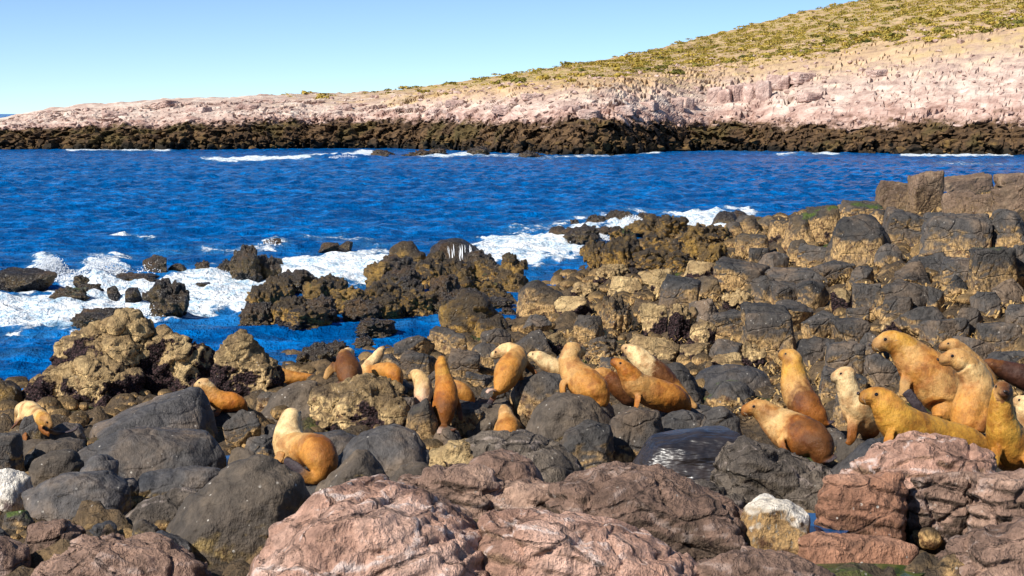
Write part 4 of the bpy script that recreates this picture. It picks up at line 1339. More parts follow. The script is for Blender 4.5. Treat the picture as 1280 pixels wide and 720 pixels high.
    m = np.exp(-((uc + 0.115 - 0.12 * np.clip(0.5 - fc_, 0, .3)) / 0.02) ** 2) * smooth(.22, .32, fc_) * (np.linalg.norm(co - C, axis=1) < 0.75 * L)
    colr = colr * (1 - 0.8 * m[:, None]) + np.array(PAL['dark']) * 0.8 * m[:, None]
    for q, fc in fl:
        dq = np.sqrt(((co[:, None, :] - q[None, :, :3]) ** 2).sum(-1))
        jq = dq.argmin(1)
        along = jq / (len(q) - 1)
        m = smooth(1.5, 1.0, dq.min(1) / q[jq, 3]) * smooth(0.15, 0.5, along)
        inside = np.sqrt(d.min(1)) / (allp[j, 3] + 1e-6)
        m *= smooth(0.95, 1.2, inside)
        colr = colr * (1 - m[:, None]) + np.array(fc) * m[:, None]
    base = np.array([co[:, 0].mean(), co[:, 1].mean(), co[:, 2].min()])
    set_co(me, co - base)
    me.name = 'sea_lion'
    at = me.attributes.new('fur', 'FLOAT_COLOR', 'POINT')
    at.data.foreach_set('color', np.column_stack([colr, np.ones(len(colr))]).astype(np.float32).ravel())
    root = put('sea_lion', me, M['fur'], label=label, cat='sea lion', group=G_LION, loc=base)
    C0 = C - base
    ax = (side, fw, up)
    for sg in (-1, 1):
        put('eye', small_ball(C0 + fw * 0.2 * L + side * sg * 0.248 * L + up * 0.115 * L, ax, (0.035 * L, 0.058 * L, 0.055 * L)), M['eye'], root)
        put('ear', small_ball(C0 - fw * 0.1 * L + side * sg * 0.31 * L + up * 0.03 * L, ax, (0.018 * L, 0.06 * L, 0.022 * L)), M['ear'], root)
    put('nose', small_ball(C0 + fw * 0.645 * L + up * 0.0 * L, ax, (0.085 * L, 0.045 * L, 0.05 * L)), M['nose'], root)
    if whisk:
        bm = bmesh.new()
        for sg in (-1, 1):
            for i in range(6):
                a = C0 + fw * (0.52 + 0.02 * (i % 3)) * L + side * sg * 0.15 * L - up * (0.05 + 0.025 * (i // 2)) * L
                b = a + (side * sg * 0.25 + fw * (0.08 - 0.06 * i) - up * (0.05 + 0.025 * i)) * L * 0.6
                tube(bm, [a, (a + b) / 2 + up * 0.02 * L, b], [0.0035 * L, 0.003 * L, 0.001 * L], 4)
        mw = bpy.data.meshes.new('whiskers')
        bm.to_mesh(mw)
        bm.free()
        put('whiskers', mw, M['whisk'], root)
    if sup:
        LIONS.append((sp, Y, co, label))
    return root


lion('hunched pale sea lion with its head lowered, alone beside the huge brown boulder', 23.4,
     [(22, 530, .7, 4), (27, 514, .6, 9), (35, 513, .4, 13), (44, 520, .1, 13.5), (52, 523, -.15, 11), (59, 526, -.35, 8)], (-120, -35, 21),
     [(0, 'tan'), (.3, 'cream'), (.6, 'pale'), (.85, 'gold'), (1, 'tan')],
     [([(26, 518, .3, 4), (20, 530, .2, 4), (14, 536, .1, 3)], 'x', 'flipbrown'), ([(34, 528, -.2, 6), (31, 540, -.3, 5), (32, 552, -.4, 4)], 'y', 'rust'), ([(48, 530, -.2, 5), (52, 538, -.4, 4), (62, 544, -.5, 4)], 'y', 'rust'),
      ([(55, 536, -.1, 5), (72, 541, -.2, 5), (92, 538, -.3, 4), (98, 532, -.3, 3)], 'z', 'flip')])
lion('orange-brown sea lion resting its head on the slanting slate slab', 25.4,
     [(307, 515, 0, 4), (301, 507, 0, 9), (292, 503, 0, 12.5), (281, 502, 0, 13.5), (270, 497, 0, 12), (262, 487, 0, 9), (255, 479, 0, 8)], (88, -12, 22),
     [(0, 'rust'), (.3, 'orange'), (.6, 'ochre'), (.8, 'tan'), (1, 'cream')], [([(276, 510, -.1, 4), (270, 518, -.2, 4), (262, 521, -.2, 3)], 'y', 'flipbrown'), ([(303, 513, 0, 4), (296, 519, -.1, 3), (288, 520, -.1, 3)], 'z', 'flip')])
lion('stout pale-necked sea lion with a mottled brown rump, seen from behind, beside the speckled boulder', 19.3,
     [(396, 603, -.45, 6), (402, 588, -.4, 17), (401, 572, -.3, 22), (393, 563, -.1, 22), (380, 562, .1, 21), (366, 560, .3, 23), (361, 548, .42, 20), (362, 534, .5, 16.5), (364, 524, .55, 14.5)], (0, 12, 44),
     [(0, 'ochre'), (.3, 'ochre'), (.42, 'tan'), (.6, 'pale'), (.8, 'cream'), (1, 'cream')],
     [([(352, 565, -.05, 8), (347, 580, -.1, 7), (352, 594, -.15, 5)], 'x', 'ochre'), ([(396, 602, -.5, 6), (380, 595, -.5, 10), (364, 582, -.42, 10), (356, 576, -.35, 5)], 'y', 'flip')], rump=(.22, 1, .16, 'rust'))
lion('sandy sea lion lying low behind the pointed tan boulder', 30.4,
     [(397, 473, 0, 3), (385, 472, 0, 6), (368, 473, 0, 9), (352, 470, 0, 10.5), (340, 463, 0, 9), (332, 455, 0, 7), (326, 450, 0, 6)], (90, 5, 18), [(0, 'rust'), (.3, 'ochre'), (.6, 'tan'), (1, 'cream')])
lion('brown sea lion with a pale nape hunched on the tan honeycombed boulder', 26.6,
     [(432, 486, -.3, 5), (436, 478, -.25, 12), (437, 467, -.1, 16.5), (434, 456, .1, 15), (431, 448, .25, 11), (434, 443, .4, 8), (437, 441, .5, 7)], (-10, -5, 20),
     [(0, 'brown'), (.5, 'brown'), (.68, 'tan'), (.8, 'cream'), (1, 'cream')], [([(420, 455, .1, 6), (412, 464, 0, 6), (406, 474, -.1, 4)], 'y', 'tan'), ([(440, 476, -.3, 5), (428, 480, -.5, 5), (416, 482, -.5, 4)], 'y', 'flipbrown')], rump=(.45, 1, .3, 'brown'))
lion('sea lion with a stretched white neck and an ochre rump beside the brown hunched one', 27.6,
     [(492, 486, -.5, 3.5), (495, 477, -.45, 9), (491, 467, -.35, 12), (480, 463, -.1, 10.5), (467, 466, .15, 10), (459, 464, .3, 10), (463, 456, .4, 8.5), (470, 448, .45, 7.2), (475, 441, .5, 6.5)], (-30, 42, 18),
     [(0, 'orange'), (.3, 'ochre'), (.45, 'tan'), (.6, 'cream'), (1, 'cream')], [([(458, 468, 0, 4), (454, 470, -.2, 4), (450, 476, -.3, 3)], 'y', 'flip')])
lion('pale grey-pink sea lion with bowed head beside the tall ochre one', 25.8,
     [(522, 511, -.2, 4), (526, 503, -.1, 9), (529, 492, 0, 12), (528, 480, .1, 11.5), (523, 471, .2, 9), (519, 468, .35, 7)], (50, -20, 20), [(0, 'rose'), (.5, 'pale'), (1, 'pale')],
     [([(535, 485, .1, 6), (541, 498, .1, 5), (540, 510, 0, 4)], 'x', 'flip'), ([(523, 508, -.2, 4), (520, 515, -.3, 5), (516, 518, -.3, 3)], 'z', 'flipbrown')])
lion('tall ochre sea lion sitting bolt upright with its nose to the sky, seen from behind', 24.0,
     [(554, 536, -.35, 5), (555, 526, -.32, 10), (556, 513, -.25, 14), (557, 499, -.12, 15.5), (557, 487, 0, 14.5), (555, 474, .08, 11.5), (552.5, 462, .12, 9.5), (552, 455, .15, 9)], (4, 38, 24),
     [(0, 'brown'), (.2, 'rust'), (.4, 'orange'), (.65, 'ochre'), (.86, 'gold'), (1, 'ochre')],
     [([(545, 500, -.05, 5), (543, 515, -.1, 5), (545, 530, -.15, 4)], 'x', 'rust'), ([(570, 498, 0, 5), (574, 512, 0, 5), (576, 526, -.05, 4)], 'x', 'flipbrown'), ([(553, 532, -.4, 4), (551, 538, -.6, 5), (549, 542, -.7, 4)], 'z', 'fliplight'), ([(556, 533, -.4, 4), (563, 538, -.6, 5), (569, 537, -.7, 4)], 'z', 'flipbrown')], rump=(.22, 0, .14, 'brown'))
lion('small tawny sea lion crouching behind the tall ochre one', 25.6,
     [(591, 508, 0, 3), (587, 500, 0, 8), (580, 491, 0, 10.5), (572, 484, 0, 9), (566, 480, .1, 6.5)], (70, 0, 17), [(0, 'rust'), (.4, 'ochre'), (1, 'tan')])
lion('golden-backed sea lion turning its head aside, dark hind flippers trailing down the rocks', 25.2,
     [(621, 492, -.5, 4), (626, 484, -.42, 10), (632, 472, -.3, 16), (638, 459, -.1, 17.5), (646, 449, .1, 14), (645, 441, .25, 11), (636, 438, .3, 10), (626, 440, .3, 9)], (80, -22, 24),
     [(0, 'ochre'), (.3, 'ochre'), (.5, 'tan'), (.75, 'pale'), (1, 'cream')],
     [([(653, 450, .1, 6), (662, 459, .1, 5), (670, 468, .05, 4)], 'y', 'rust'), ([(622, 490, -.5, 4), (614, 487, -.6, 4), (608, 491, -.65, 3)], 'z', 'rose'), ([(620, 492, -.5, 4), (613, 503, -.6, 4.5), (606, 511, -.6, 3)], 'y', 'flip'), ([(650, 470, -.1, 5), (654, 480, -.15, 5), (648, 490, -.2, 4)], 'x', 'flip')])
lion('creamy sea lion stretched out flat behind the slouching one', 26.8,
     [(716, 466, 0, 8), (705, 463, 0, 11), (694, 459, 0, 11.5), (684, 454, 0, 10.5), (676, 448, 0, 9), (671, 445, 0, 8)], (70, 10, 20), [(0, 'tan'), (.3, 'pale'), (.5, 'cream'), (1, 'cream')])
lion('sleek tan sea lion slouching on the rounded boulder with its face turned away', 23.3,
     [(747, 510, -.35, 5), (750, 500, -.32, 12), (744, 489, -.25, 19), (732, 480, -.1, 21.5), (721, 470, .05, 19), (714, 459, .15, 16), (712, 448, .22, 13.5), (716, 437, .25, 11.5)], (-55, -8, 32),
     [(0, 'ochre'), (.3, 'ochre'), (.5, 'tan'), (.8, 'tan'), (1, 'pale')], [([(745, 508, -.4, 5), (734, 503, -.5, 5), (722, 499, -.45, 4)], 'z', 'rose'), ([(705, 475, -.1, 6), (703, 488, -.2, 5), (708, 498, -.25, 4)], 'x', 'ochre')], muzzle='dark')
lion('reddish wet sea lion lying between the slouching one and the orange one', 24.6,
     [(796, 506, 0, 5), (788, 498, 0, 11), (777, 487, 0, 13), (765, 476, 0, 12), (755, 468, 0, 9), (748, 466, 0, 7.5)], (85, -5, 20), [(0, 'dark'), (.4, 'brown'), (.7, 'rust'), (.85, 'ochre'), (1, 'tan')])
lion('bright orange sea lion lunging upward with its muzzle raised', 23.2,
     [(860, 513, .15, 5), (853, 505, .12, 13), (842, 499, .08, 18), (826, 494, .03, 19.5), (810, 489, 0, 19), (796, 481, -.05, 17.5), (786, 468, -.08, 13.5), (779, 459, -.1, 10)], (80, 36, 29),
     [(0, 'orange'), (.15, 'orange'), (.45, 'ochre'), (.7, 'tan'), (.85, 'ochre'), (1, 'orange')], [([(798, 494, -.25, 6), (796, 506, -.3, 5), (792, 516, -.35, 4)], 'x', 'orange')], rump=(.14, 0, .12, 'rust'))
lion('white-headed sea lion with a brown flank lying behind the bright orange one', 24.7,
     [(870, 510, -.1, 4), (856, 498, 0, 8), (840, 483, .05, 12), (824, 469, .1, 16), (810, 458, .12, 15), (799, 447, .15, 12.5), (790, 440, .18, 11)], (45, 22, 28),
     [(0, 'tan'), (.2, 'ochre'), (.35, 'brown'), (.52, 'brown'), (.6, 'cream'), (1, 'cream')])
lion('small golden pup-sized sea lion sitting below the others, behind the fractured slate ledge', 21.6,
     [(636, 552, -.2, 11), (635, 542, -.15, 15), (634, 530, 0, 14.5), (632, 520, .12, 10), (631, 513, .2, 8)], (10, 15, 22), [(0, 'rust'), (.3, 'ochre'), (.6, 'tan'), (1, 'pale')],
     [([(645, 525, 0, 5), (651, 536, 0, 5), (653, 546, -.05, 4)], 'x', 'rust'), ([(622, 530, 0, 4), (619, 540, 0, 4)], 'x', 'tan')])
lion('upright tan sea lion seen from behind with a brown patch on its back', 22.2,
     [(1032, 531, -.4, 5), (1024, 524, -.35, 13), (1012, 513, -.25, 19), (1001, 499, -.1, 20.5), (994, 482, .05, 19), (992, 464, .12, 15.5), (991, 448, .16, 12.5)], (48, 18, 34),
     [(0, 'rust'), (.25, 'rust'), (.42, 'brown'), (.52, 'tan'), (.85, 'gold'), (1, 'tan')], [([(1010, 485, .1, 6), (1015, 500, .1, 5), (1018, 514, .05, 4)], 'x', 'flipbrown'), ([(1030, 530, -.4, 4), (1038, 528, -.4, 5), (1044, 526, -.4, 3)], 'z', 'flip')])
lion('grey-tan sea lion leaning forward with a dark brown rump and open white-whiskered muzzle', 19.4,
     [(1024, 580, -.45, 7), (1025, 567, -.4, 18), (1018, 555, -.3, 25), (1004, 547, -.15, 27.5), (986, 538, 0, 26), (970, 527, .08, 20.5), (957, 516, .1, 15.5), (947, 510, .1, 12.5)], (97, -4, 36),
     [(0, 'brown'), (.28, 'brown'), (.4, 'rust'), (.48, 'tan'), (.65, 'pale'), (.85, 'tan'), (1, 'ochre')], [([(975, 548, -.25, 7), (979, 560, -.35, 6), (986, 572, -.4, 5)], 'x', 'rust'), ([(1024, 576, -.45, 5), (1036, 576, -.5, 6), (1046, 570, -.5, 4)], 'z', 'flip')], whisk=True, rump=(.2, .6, .16, 'brown'))
lion('pale cream sea lion standing on its front flippers, brown underneath', 20.4,
     [(1094, 543, .2, 6), (1088, 534, .15, 15), (1080, 522, .1, 21), (1071, 509, 0, 20.5), (1063, 494, -.03, 16), (1059, 481, -.04, 13.5), (1057, 468, -.03, 12)], (88, -14, 32),
     [(0, 'brown'), (.15, 'rust'), (.35, 'pale'), (.6, 'cream'), (1, 'cream')], [([(1067, 515, -.1, 11), (1066, 532, -.15, 8), (1065, 546, -.2, 6.5), (1060, 556, -.22, 5)], 'y', 'rust'), ([(1080, 525, .2, 12), (1083, 540, .2, 9), (1086, 554, .2, 7)], 'y', 'brown')], muzzle='dark')
lion('large golden sea lion reclining behind the pink outcrop with its head held high', 17.8,
     [(1248, 574, .35, 6), (1232, 563, .3, 14), (1206, 553, .2, 21), (1172, 547, .1, 25), (1143, 539, 0, 27), (1122, 527, -.05, 26), (1111, 511, -.06, 21), (1101, 498, -.06, 17)], (88, 12, 45),
     [(0, 'ochre'), (.3, 'gold'), (.6, 'gold'), (.86, 'gold'), (1, 'ochre')], [([(1112, 540, -.25, 8), (1110, 556, -.35, 7), (1106, 566, -.4, 6)], 'x', 'orange')], whisk=True)
lion('biggest sea lion, sandy with a thick neck, sitting with a fan-like grey hind flipper', 20.9,
     [(1172, 524, -.35, 7), (1182, 512, -.2, 21), (1178, 494, -.1, 29), (1166, 475, 0, 33), (1151, 459, .03, 29), (1138, 445, .05, 23.5), (1126, 433, .05, 18), (1114, 426, .04, 14.5)], (88, -12, 42),
     [(0, 'ochre'), (.3, 'tan'), (.5, 'ochre'), (.7, 'tan'), (.86, 'gold'), (1, 'tan')], [([(1174, 524, -.4, 6), (1160, 521, -.5, 6), (1146, 506, -.5, 7), (1133, 489, -.45, 8)], 'y', 'flip'), ([(1136, 465, -.1, 9), (1132, 480, -.15, 8), (1130, 496, -.2, 7)], 'x', 'tan')], whisk=True, muzzle='dark')
lion('sea lion peering out from behind the one with a ringed neck', 22.6,
     [(1240, 492, 0, 13), (1228, 474, 0, 16), (1214, 456, 0, 15), (1202, 442, 0, 12), (1190, 431, 0, 10)], (85, -8, 27), [(0, 'ochre'), (.5, 'tan'), (1, 'tan')], muzzle='dark')
lion('beige sea lion with a pale ring scar round its neck, sitting beside the biggest one', 19.7,
     [(1212, 548, -.2, 12), (1212, 535, -.15, 21), (1213, 517, -.05, 24.5), (1218, 499, .03, 24), (1221, 482, .08, 21.5), (1216, 467, .08, 18.5), (1206, 455, .06, 15.5), (1196, 447, .05, 13)], (88, -6, 37),
     [(0, 'ochre'), (.25, 'ochre'), (.45, 'tan'), (.7, 'pale'), (.86, 'tan'), (1, 'tan')], [([(1228, 510, -.2, 8), (1229, 526, -.3, 7), (1226, 540, -.35, 6)], 'y', 'rust'), ([(1208, 544, -.2, 7), (1222, 548, -.3, 7), (1234, 545, -.3, 5)], 'z', 'flipbrown')], ring=.765)
lion('yellow-breasted sea lion with a dark face looking straight out from the jointed block', 17.1,
     [(1330, 590, 1.0, 8), (1305, 578, .8, 20), (1284, 570, .5, 27), (1266, 562, .15, 29), (1256, 542, 0, 24), (1252, 522, -.06, 18), (1252, 503, -.08, 14.5), (1253, 487, -.08, 13)], (172, 4, 36),
     [(0, 'ochre'), (.3, 'ochre'), (.5, 'gold'), (.8, 'gold'), (.9, 'tan'), (1, 'brown')], [([(1246, 560, -.15, 9), (1243, 576, -.25, 8), (1238, 590, -.3, 7)], 'y', 'gold'), ([(1280, 565, -.1, 9), (1288, 580, -.2, 8), (1290, 592, -.25, 7)], 'y', 'ochre')], muzzle='dark')
lion('dark chocolate wet sea lion lying behind the yellow-breasted one', 23.0,
     [(1360, 492, .2, 8), (1330, 486, .1, 17), (1295, 476, 0, 18.5), (1265, 466, 0, 14), (1247, 459, 0, 10), (1236, 455, 0, 8)], (85, -10, 24), [(0, 'dark'), (.6, 'dark'), (.85, 'brown'), (1, 'brown')], muzzle='dark')
lion('cream sea lion half hidden beside the yellow-breasted one', 18.3,
     [(1325, 575, .3, 14), (1310, 555, .2, 22), (1296, 533, .1, 22), (1287, 515, .05, 17), (1284, 505, 0, 13)], (40, 10, 34), [(0, 'tan'), (.5, 'cream'), (1, 'cream')])

# rock under every sea lion, so that it lies on something
for k, (sp, Y, co, lb) in enumerate(LIONS):
    low = co[co[:, 2] < co[:, 2].min() + 0.12]
    c = low.mean(0)
    w = max(0.55, 1.1 * (co[:, 0].max() - co[:, 0].min()))
    dep = max(0.7, 1.2 * (co[:, 1].max() - co[:, 1].min()))
    g = ground(c[0], c[1])[0]
    top = co[:, 2].min() + 0.07
    full = max(0.5, top - g + 0.4)
    o = stock_put('rock', 'rounded', k * 3 + 1, 'slate' if k % 3 else 'greybrown', label='dark rock under the ' + ' '.join(lb.replace(',', '').split()[:8]), cat='rock', group='rocks the sea lions lie on')
    o.scale = (w, dep, full)
    o.rotation_euler = (0, 0, 0.2 * math.sin(k * 2.1))
    o.location = (c[0], c[1] + 0.1, top - full / 2)


# ------------------------------------------------------------------ dried weed between the boulders, spray, pools
def blades():
    r = np.random.RandomState(21)
    n = 30000
    Y = np.exp(r.uniform(math.log(24), math.log(75), n))
    px = r.uniform(560, 1500, n)
    x = (px - 640) / F * Y
    g = ground(x, Y)
    patch = fbm(np.stack([x * .45, Y * .45, 0 * x], -1), 3)
    ok = (g > 0.3) & (patch > 0.12) & (px > 640 + (Y - 30) * 3)
    x, Y, g = x[ok], Y[ok], g[ok]
    n = len(x)
    vs, fs = [], []
    for i in range(n):
        L = r.uniform(.06, .17) * (0.7 + Y[i] / 60)
        a = r.uniform(0, 6.28)
        dx, dy = math.cos(a), math.sin(a)
        lean = r.uniform(.5, 1.3)
        w = r.uniform(.008, .02) * (0.6 + Y[i] / 60)
        z0 = g[i] + r.uniform(-.05, .1)
        b = np.array([x[i], Y[i], z0])
        m = b + np.array([dx * L * lean * .5, dy * L * lean * .5, L * .5])
        e = b + np.array([dx * L * lean, dy * L * lean, L * r.uniform(.2, .7)])
        sd = np.array([-dy * w, dx * w, 0])
        k = len(vs) * 5
        vs.append(np.array([b - sd, b + sd, m + sd, m - sd, e]))
        fs += [(k, k + 1, k + 2), (k, k + 2, k + 3), (k + 3, k + 2, k + 4)]
    me = mesh_from('dried_seaweed', np.concatenate(vs), np.array(fs), True)
    b = NB('dried_weed')
    nn = b.noise(b.pos, 3.0, 4)
    c = b.ramp(nn, [(0.3, (0.12, 0.07, 0.03)), (0.5, (0.38, 0.24, 0.09)), (0.7, (0.6, 0.43, 0.2))])
    put('dried_seaweed', me, b.done(c, 0.8, None, 0.2), label='straw-coloured dried seaweed in the gaps of the boulder slope', cat='seaweed', kind='stuff')


blades()


def spray():
    r = np.random.RandomState(4)
    bm = bmesh.new()
    bm.free()
    V = np.array([(1, 0, 0), (-1, 0, 0), (0, 1, 0), (0, -1, 0), (0, 0, 1), (0, 0, -1)], float)
    Fc = np.array([(0, 2, 4), (2, 1, 4), (1, 3, 4), (3, 0, 4), (2, 0, 5), (1, 2, 5), (3, 1, 5), (0, 3, 5)])
    vs, fs, tot = [], [], 0
    # (px, py at the water, half width px, height px, number)
    for px, py, hw, hp, n in ((62, 343, 26, 24, 1500), (128, 345, 34, 27, 900), (95, 350, 40, 8, 350), (190, 342, 22, 16, 160), (340, 306, 14, 8, 120), (600, 322, 20, 14, 260), (790, 280, 26, 12, 420), (745, 300, 30, 9, 260), (195, 392, 26, 18, 200),
                              (430, 200, 34, 7, 260), (1008, 195, 16, 4, 120), (860, 282, 30, 8, 220), (265, 343, 26, 8, 140)):
        Y = H * F / (py - 142.0)
        c = P(px, py, Y)
        k = Y / F
        for i in range(int(n * 2.4)):
            u = r.normal() * 0.42
            h = r.rand() ** 1.5 * math.exp(-u * u * 2.2)
            q = c + np.array([u * hw * k, r.normal() * 0.35, max(0.02, h * hp * k)])
            s = r.uniform(.006, .019) * (0.55 + Y / 90) * (1.7 - h)
            vs.append(V * s * np.array([1, 1, r.uniform(.7, 1.5)]) + q)
            fs.append(Fc + tot)
            tot += len(V)
    me = mesh_from('sea_spray', np.concatenate(vs), np.concatenate(fs), True)
    b = NB('spray_white')
    nn = b.noise(b.pos, 9.0, 3)
    m = b.done(b.mix(nn, (0.8, 0.84, 0.88), (0.9, 0.92, 0.94)), 0.6, None, 0.3)
    put('sea_spray', me, m, label='white spray thrown up where the waves break', cat='spray', kind='stuff')
    # white water running down the black rock
    sv_, sf_, t = [], [], 0
    dg = bpy.context.evaluated_depsgraph_get()
    for k in range(13):
        x0 = (560, 562, 565, 567, 574, 576, 577, 580, 586, 588, 590, 593, 595)[k] + r.uniform(-1, 1)
        y0 = 304 + 0.12 * (x0 - 556) + r.uniform(-2, 9)
        y1 = y0 + r.uniform(8, 20)
        w = r.uniform(.008, .02)
        pts = []
        for j in range(8):
            py = y0 + (y1 - y0) * j / 7
            px = x0 + (y1 - y0) * 0.08 * j / 7
            o, d = Vector((0, 0, H)), Vector(P(px, py, 60) - np.array([0, 0, H])).normalized()
            mi = STREAM.matrix_world.inverted()
            hit_, loc, nor, _ = STREAM.ray_cast(mi @ o, (mi.to_3x3() @ d).normalized())
            if hit_:
                pts.append(np.array(STREAM.matrix_world @ loc + STREAM.matrix_world.to_3x3() @ nor * 0.025))
        if len(pts) < 3:
            continue
        for j, q in enumerate(pts):
            wj = w * math.sin(math.pi * (j + .35) / (len(pts) - .3)) * r.uniform(.8, 1.0)
            q = q + np.array([r.normal() * .004, 0, 0])
            sv_ += [q - np.array([wj, 0, 0]), q + np.array([wj, 0, 0])]
            if j:
                a = t + 2 * j
                sf_.append((a - 2, a - 1, a + 1, a))
        t += 2 * len(pts)
    if sv_:
        put('running_water', mesh_from('running_water', np.array(sv_), np.array(sf_)), m, label='white water streaming down the round black rock', cat='water', kind='stuff')


bpy.context.view_layer.update()
spray()


def pool(px, py, Y, rx, ry, green, label_mat):
    c = P(px, py, Y)
    n = 28
    v = [c] + [c + np.array([math.cos(a) * rx * (1 + .15 * math.sin(3 * a)), math.sin(a) * ry * (1 + .1 * math.cos(2 * a)), 0]) for a in np.linspace(0, 2 * math.pi, n, endpoint=False)]
    f = [(0, 1 + i, 1 + (i + 1) % n) for i in range(n)]
    b = NB(label_mat)
    nn = b.noise(b.pos, 7.0, 4)
    col = b.mix(b.step(nn, .4, .6), (0.01, 0.03, 0.014), (0.05, 0.075, 0.015)) if green else b.mix(nn, (0.004, 0.04, 0.12), (0.008, 0.07, 0.2))
    put('tide_pool', mesh_from('tide_pool', v, np.array(f)), b.done(col, 0.08, b.bump(nn, .15, .02), 0.5), kind='structure')


pool(1012, 655, 15.6, .45, .5, False, 'pool_water')
pool(1075, 716, 14.1, .6, .35, True, 'weedy_pool_water')
pool(303, 575, 21.5, .35, .4, False, 'gap_water')
pool(905, 668, 15.7, .3, .3, True, 'green_gap_water')


# ------------------------------------------------------------------ the headland's loose rocks and shrubs
def low_rock(k, n=11):
    bm = bmesh.new()
    r = np.random.RandomState(k)
    d = r.normal(size=(n, 3))
    d /= np.linalg.norm(d, axis=1)[:, None]
    hull_bm(bm, d)
    bmesh.ops.triangulate(bm, faces=bm.faces[:])
    bm.verts.index_update()
    out = (np.array([v.co[:] for v in bm.verts]), np.array([[v.index for v in f.verts] for f in bm.faces]))
    bm.free()
    return out


def rockfill(name, label, n, bands, pxr, sizes, mat, seed, keep=None):
    r = np.random.RandomState(seed)
    cols, z, Y, band, nr = HL
    low = [low_rock(k + 300) for k in range(8)]
    vs, fs, tot = [], [], 0
    rows = np.nonzero((band[:, 0] >= bands[0]) & (band[:, 0] <= bands[1]))[0]
    for i in range(n):
        px = r.uniform(*pxr)
        row = r.uniform(rows[0], rows[-1] - 1)
        c = head_pt(px, row)
        if keep and not keep(px, row, c):
            continue
        s = sizes[0] + (sizes[1] - sizes[0]) * r.rand() ** 3
        v, f = low[r.randint(8)]
        a = r.uniform(0, 6.28)
        v = v * np.array([s, s * r.uniform(.6, 1), s * r.uniform(.35, .8)])
        v = np.stack([v[:, 0] * math.cos(a) - v[:, 1] * math.sin(a), v[:, 0] * math.sin(a) + v[:, 1] * math.cos(a), v[:, 2]], -1) + c + np.array([0, -.4, .15 * s])
        vs.append(v)
        fs.append(f + tot)
        tot += len(v)
    put(name, mesh_from(name, np.concatenate(vs), np.concatenate(fs), False), mat, label=label, cat='rubble', kind='stuff')


def farmat(name, cs):
    b = NB(name)
    n1 = b.noise(b.pos, 0.5, 6, 0.65)
    n2 = b.noise(b.pos, 2.5, 4, 0.6)
    c = b.ramp(n1, [(0.3, cs[0]), (0.5, cs[1]), (0.68, cs[2])])
    return b.done(b.mix(1.0, c, b.gray(b.math('ADD', n2, 0.5)), 'MULTIPLY'), 0.85, b.bump(n2, 0.5, 0.3), 0.2)


M['farpink'] = farmat('headland_pink_stones', [(0.27, 0.17, 0.145), (0.46, 0.32, 0.27), (0.62, 0.49, 0.42)])
M['fardark'] = farmat('headland_dark_stones', [(0.025, 0.016, 0.01), (0.08, 0.048, 0.022), (0.2, 0.12, 0.04)])
def head_at(px, py):
    rows_ = np.linspace(42, HL[4] - 16, 220)
    pts = [head_pt(px, q) for q in rows_]
    return pts[int(np.argmin([abs(proj(*q)[1] - py) for q in pts]))]


for k, (x0, y0, x1, y1) in enumerate(((838, 118, 852, 136), (850, 116, 864, 135), (884, 102, 900, 128), (898, 104, 914, 128), (912, 98, 932, 126), (928, 96, 948, 128), (946, 92, 962, 126), (960, 88, 985, 110), (700, 128, 722, 140), (654, 114, 676, 124), (800, 124, 820, 136),
                                      (560, 122, 584, 132), (540, 132, 560, 141), (300, 128, 322, 136), (196, 124, 220, 133), (1000, 112, 1022, 126), (1085, 84, 1105, 94), (725, 134, 748, 147), (240, 132, 262, 141), (130, 136, 156, 146), (420, 128, 440, 138), (620, 128, 642, 140), (770, 128, 790, 142), (985, 86, 1012, 102))):
    c = head_at((x0 + x1) / 2, y1)
    kk = c[1] / F
    o = stock_put('rock_outcrop', 'block', k, 'farpink', label=('pale upright block in the fractured outcrop below the scrub' if 838 <= x0 <= 960 else 'blocky pink outcrop on the far headland'), cat='rock outcrop', group=('blocks of the fractured outcrop' if 838 <= x0 <= 960 else 'outcrops on the far headland'))
    w_, h_ = (x1 - x0) * kk, (y1 - y0) * kk
    o.scale = (w_ * 1.15, w_ * 1.3, h_ * 1.0)
    o.rotation_euler = (0, .15 * math.sin(k * 3.1), .5 * math.sin(k * 1.7))
    o.location = c + np.array([0, w_ * .3, h_ * .22])
for a in ((462, 188, 500, 195), (496, 189, 540, 196), (538, 186, 560, 193), (584, 185, 612, 194), (472, 191, 488, 197), (650, 190, 685, 198)):
    boulder(*a, 'weedy', 'wetrock', 'black rock at the foot of the far cliff', 'black rocks at the foot of the far cliff', name='rock', cat='rock', bury=0.5, Y=H * F / (a[3] - 142.0))
rockfill('headland_rubble', 'pale pink broken rock strewn over the far headland', 2600, (1.0, 2.4), (-120, 1420), (.08, .75), M['farpink'], 31)
rockfill('cliff_foot_rocks', 'dark broken rocks along the foot of the far cliff', 420, (0.0, 0.5), (-120, 1420), (.25, 1.1), M['fardark'], 32)


def shrub_mesh(k, n):
    r = np.random.RandomState(k + 70)
    vs, fs = [], []
    cl = [(r.uniform(-.5, .5), r.uniform(-.4, .4), r.uniform(.15, .38), r.uniform(.28, .45)) for _ in range(5)]
    for i in range(n):
        x, y, z, R_ = cl[i % 5]
        d = r.normal(size=3)
        d /= np.linalg.norm(d)
        d[2] = abs(d[2]) * 1.0 - .15
        c = np.array([x, y, z]) + d * R_ * r.uniform(.7, 1.05) * np.array([1, 1, .75])
        t = r.normal(size=3)
        t -= d * (t @ d)
        t /= np.linalg.norm(t)
        u = np.cross(d, t)
        s = r.uniform(.10, .19)
        tl = d * r.uniform(-.06, .06)
        k0 = len(vs)
        vs += [c - t * s, c + u * s * .7 + tl, c + t * s, c - u * s * .7 - tl]
        fs.append((k0, k0 + 1, k0 + 2, k0 + 3))
    return np.array(vs), np.array(fs)


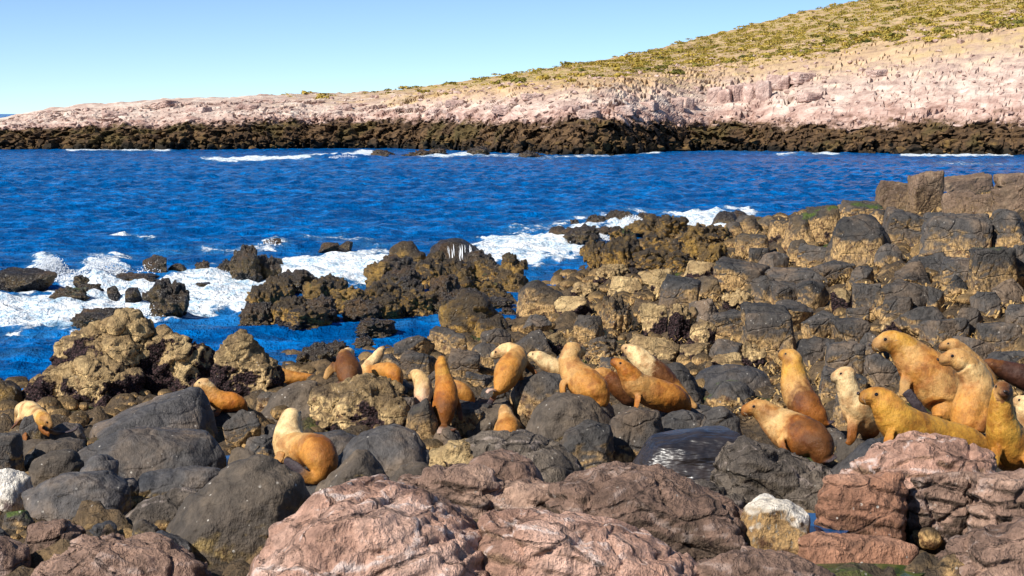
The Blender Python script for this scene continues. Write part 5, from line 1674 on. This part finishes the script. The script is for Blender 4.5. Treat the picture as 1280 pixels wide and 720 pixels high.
def leafmat():
    b = NB('shrub_leaves')
    oi = b.n('ShaderNodeObjectInfo')
    n = b.noise(b.pos, 0.35, 4)
    n2 = b.noise(b.pos, 6.0, 3)
    v = b.math('ADD', b.math('MULTIPLY', oi.outputs['Random'], 0.35), b.math('MULTIPLY', n, 0.75))
    c = b.ramp(v, [(0.3, (0.085, 0.09, 0.024)), (0.48, (0.2, 0.17, 0.032)), (0.66, (0.4, 0.29, 0.06))])
    c = b.mix(1.0, c, b.gray(b.math('ADD', n2, 0.5)), 'MULTIPLY')
    return b.done(c, 0.8, None, 0.15)


def shrubs():
    m = leafmat()
    r = np.random.RandomState(77)
    cols, z, Y, band, nr = HL
    rows = np.nonzero((band[:, 0] >= 2.0) & (band[:, 0] <= 3.0))[0]
    shared = []
    for k in range(6):
        v, f = shrub_mesh(k, 70)
        me = mesh_from('shrub', v, f)
        me.materials.append(m)
        shared.append(me)
    lowv = [shrub_mesh(20 + k, 26) for k in range(5)]
    cand = []
    for i in range(9000):
        px = r.uniform(330, 1500)
        row = rows[0] + (rows[-1] - rows[0]) * r.rand() ** 0.8
        c = head_pt(px, row)
        pyv = proj(*c)[1]
        lim = np.interp(px, [330, 560, 700, 840, 950, 1000, 1280, 1500], [119, 112, 104, 100, 96, 108, 108, 108])
        dens = float(smooth(lim + 6, lim - 45, np.array(pyv)))
        pt = fbm(np.array([[c[0] * .06, c[1] * .06, 0]]), 3)[0]
        if r.rand() > dens * (0.66 + 1.0 * pt) + 0.012:
            continue
        s = r.uniform(.7, 1.7) * (1.4 if r.rand() < .06 else 1)
        cand.append((s * F / c[1], s, c))
    cand.sort(key=lambda a: -a[0])
    cand = cand[:3200]
    for i, (_, s, c) in enumerate(cand[:300]):
        o = put('shrub', shared[i % 6], label='low olive-green shrub on the dry hillside above the far headland', cat='shrub', group='shrubs on the far hillside')
        o.location = c - np.array([0, 0, .15])
        o.rotation_euler = (0, 0, r.uniform(0, 6.28))
        o.scale = (s * 1.15, s * 1.15, s * r.uniform(.7, 1.0))
    vs, fs, tot = [], [], 0
    for _, s, c in cand[300:]:
        v, f = lowv[r.randint(5)]
        vs.append(v * np.array([s * 1.2, s * 1.2, s * .8]) + c - np.array([0, 0, .12]))
        fs.append(f + tot)
        tot += len(v)
    put('hillside_scrub', mesh_from('hillside_scrub', np.concatenate(vs), np.concatenate(fs)), m, label='olive and yellow scrub covering the far hillside', cat='scrub', kind='stuff')
    print('shrubs', len(cand))


shrubs()
print('TRIS', sum(sum(len(p.vertices) - 2 for p in me.polygons) for me in bpy.data.meshes) if False else sum(len(me.loops) - 2 * len(me.polygons) for me in {o.data for o in SC.objects if o.type == 'MESH'}))
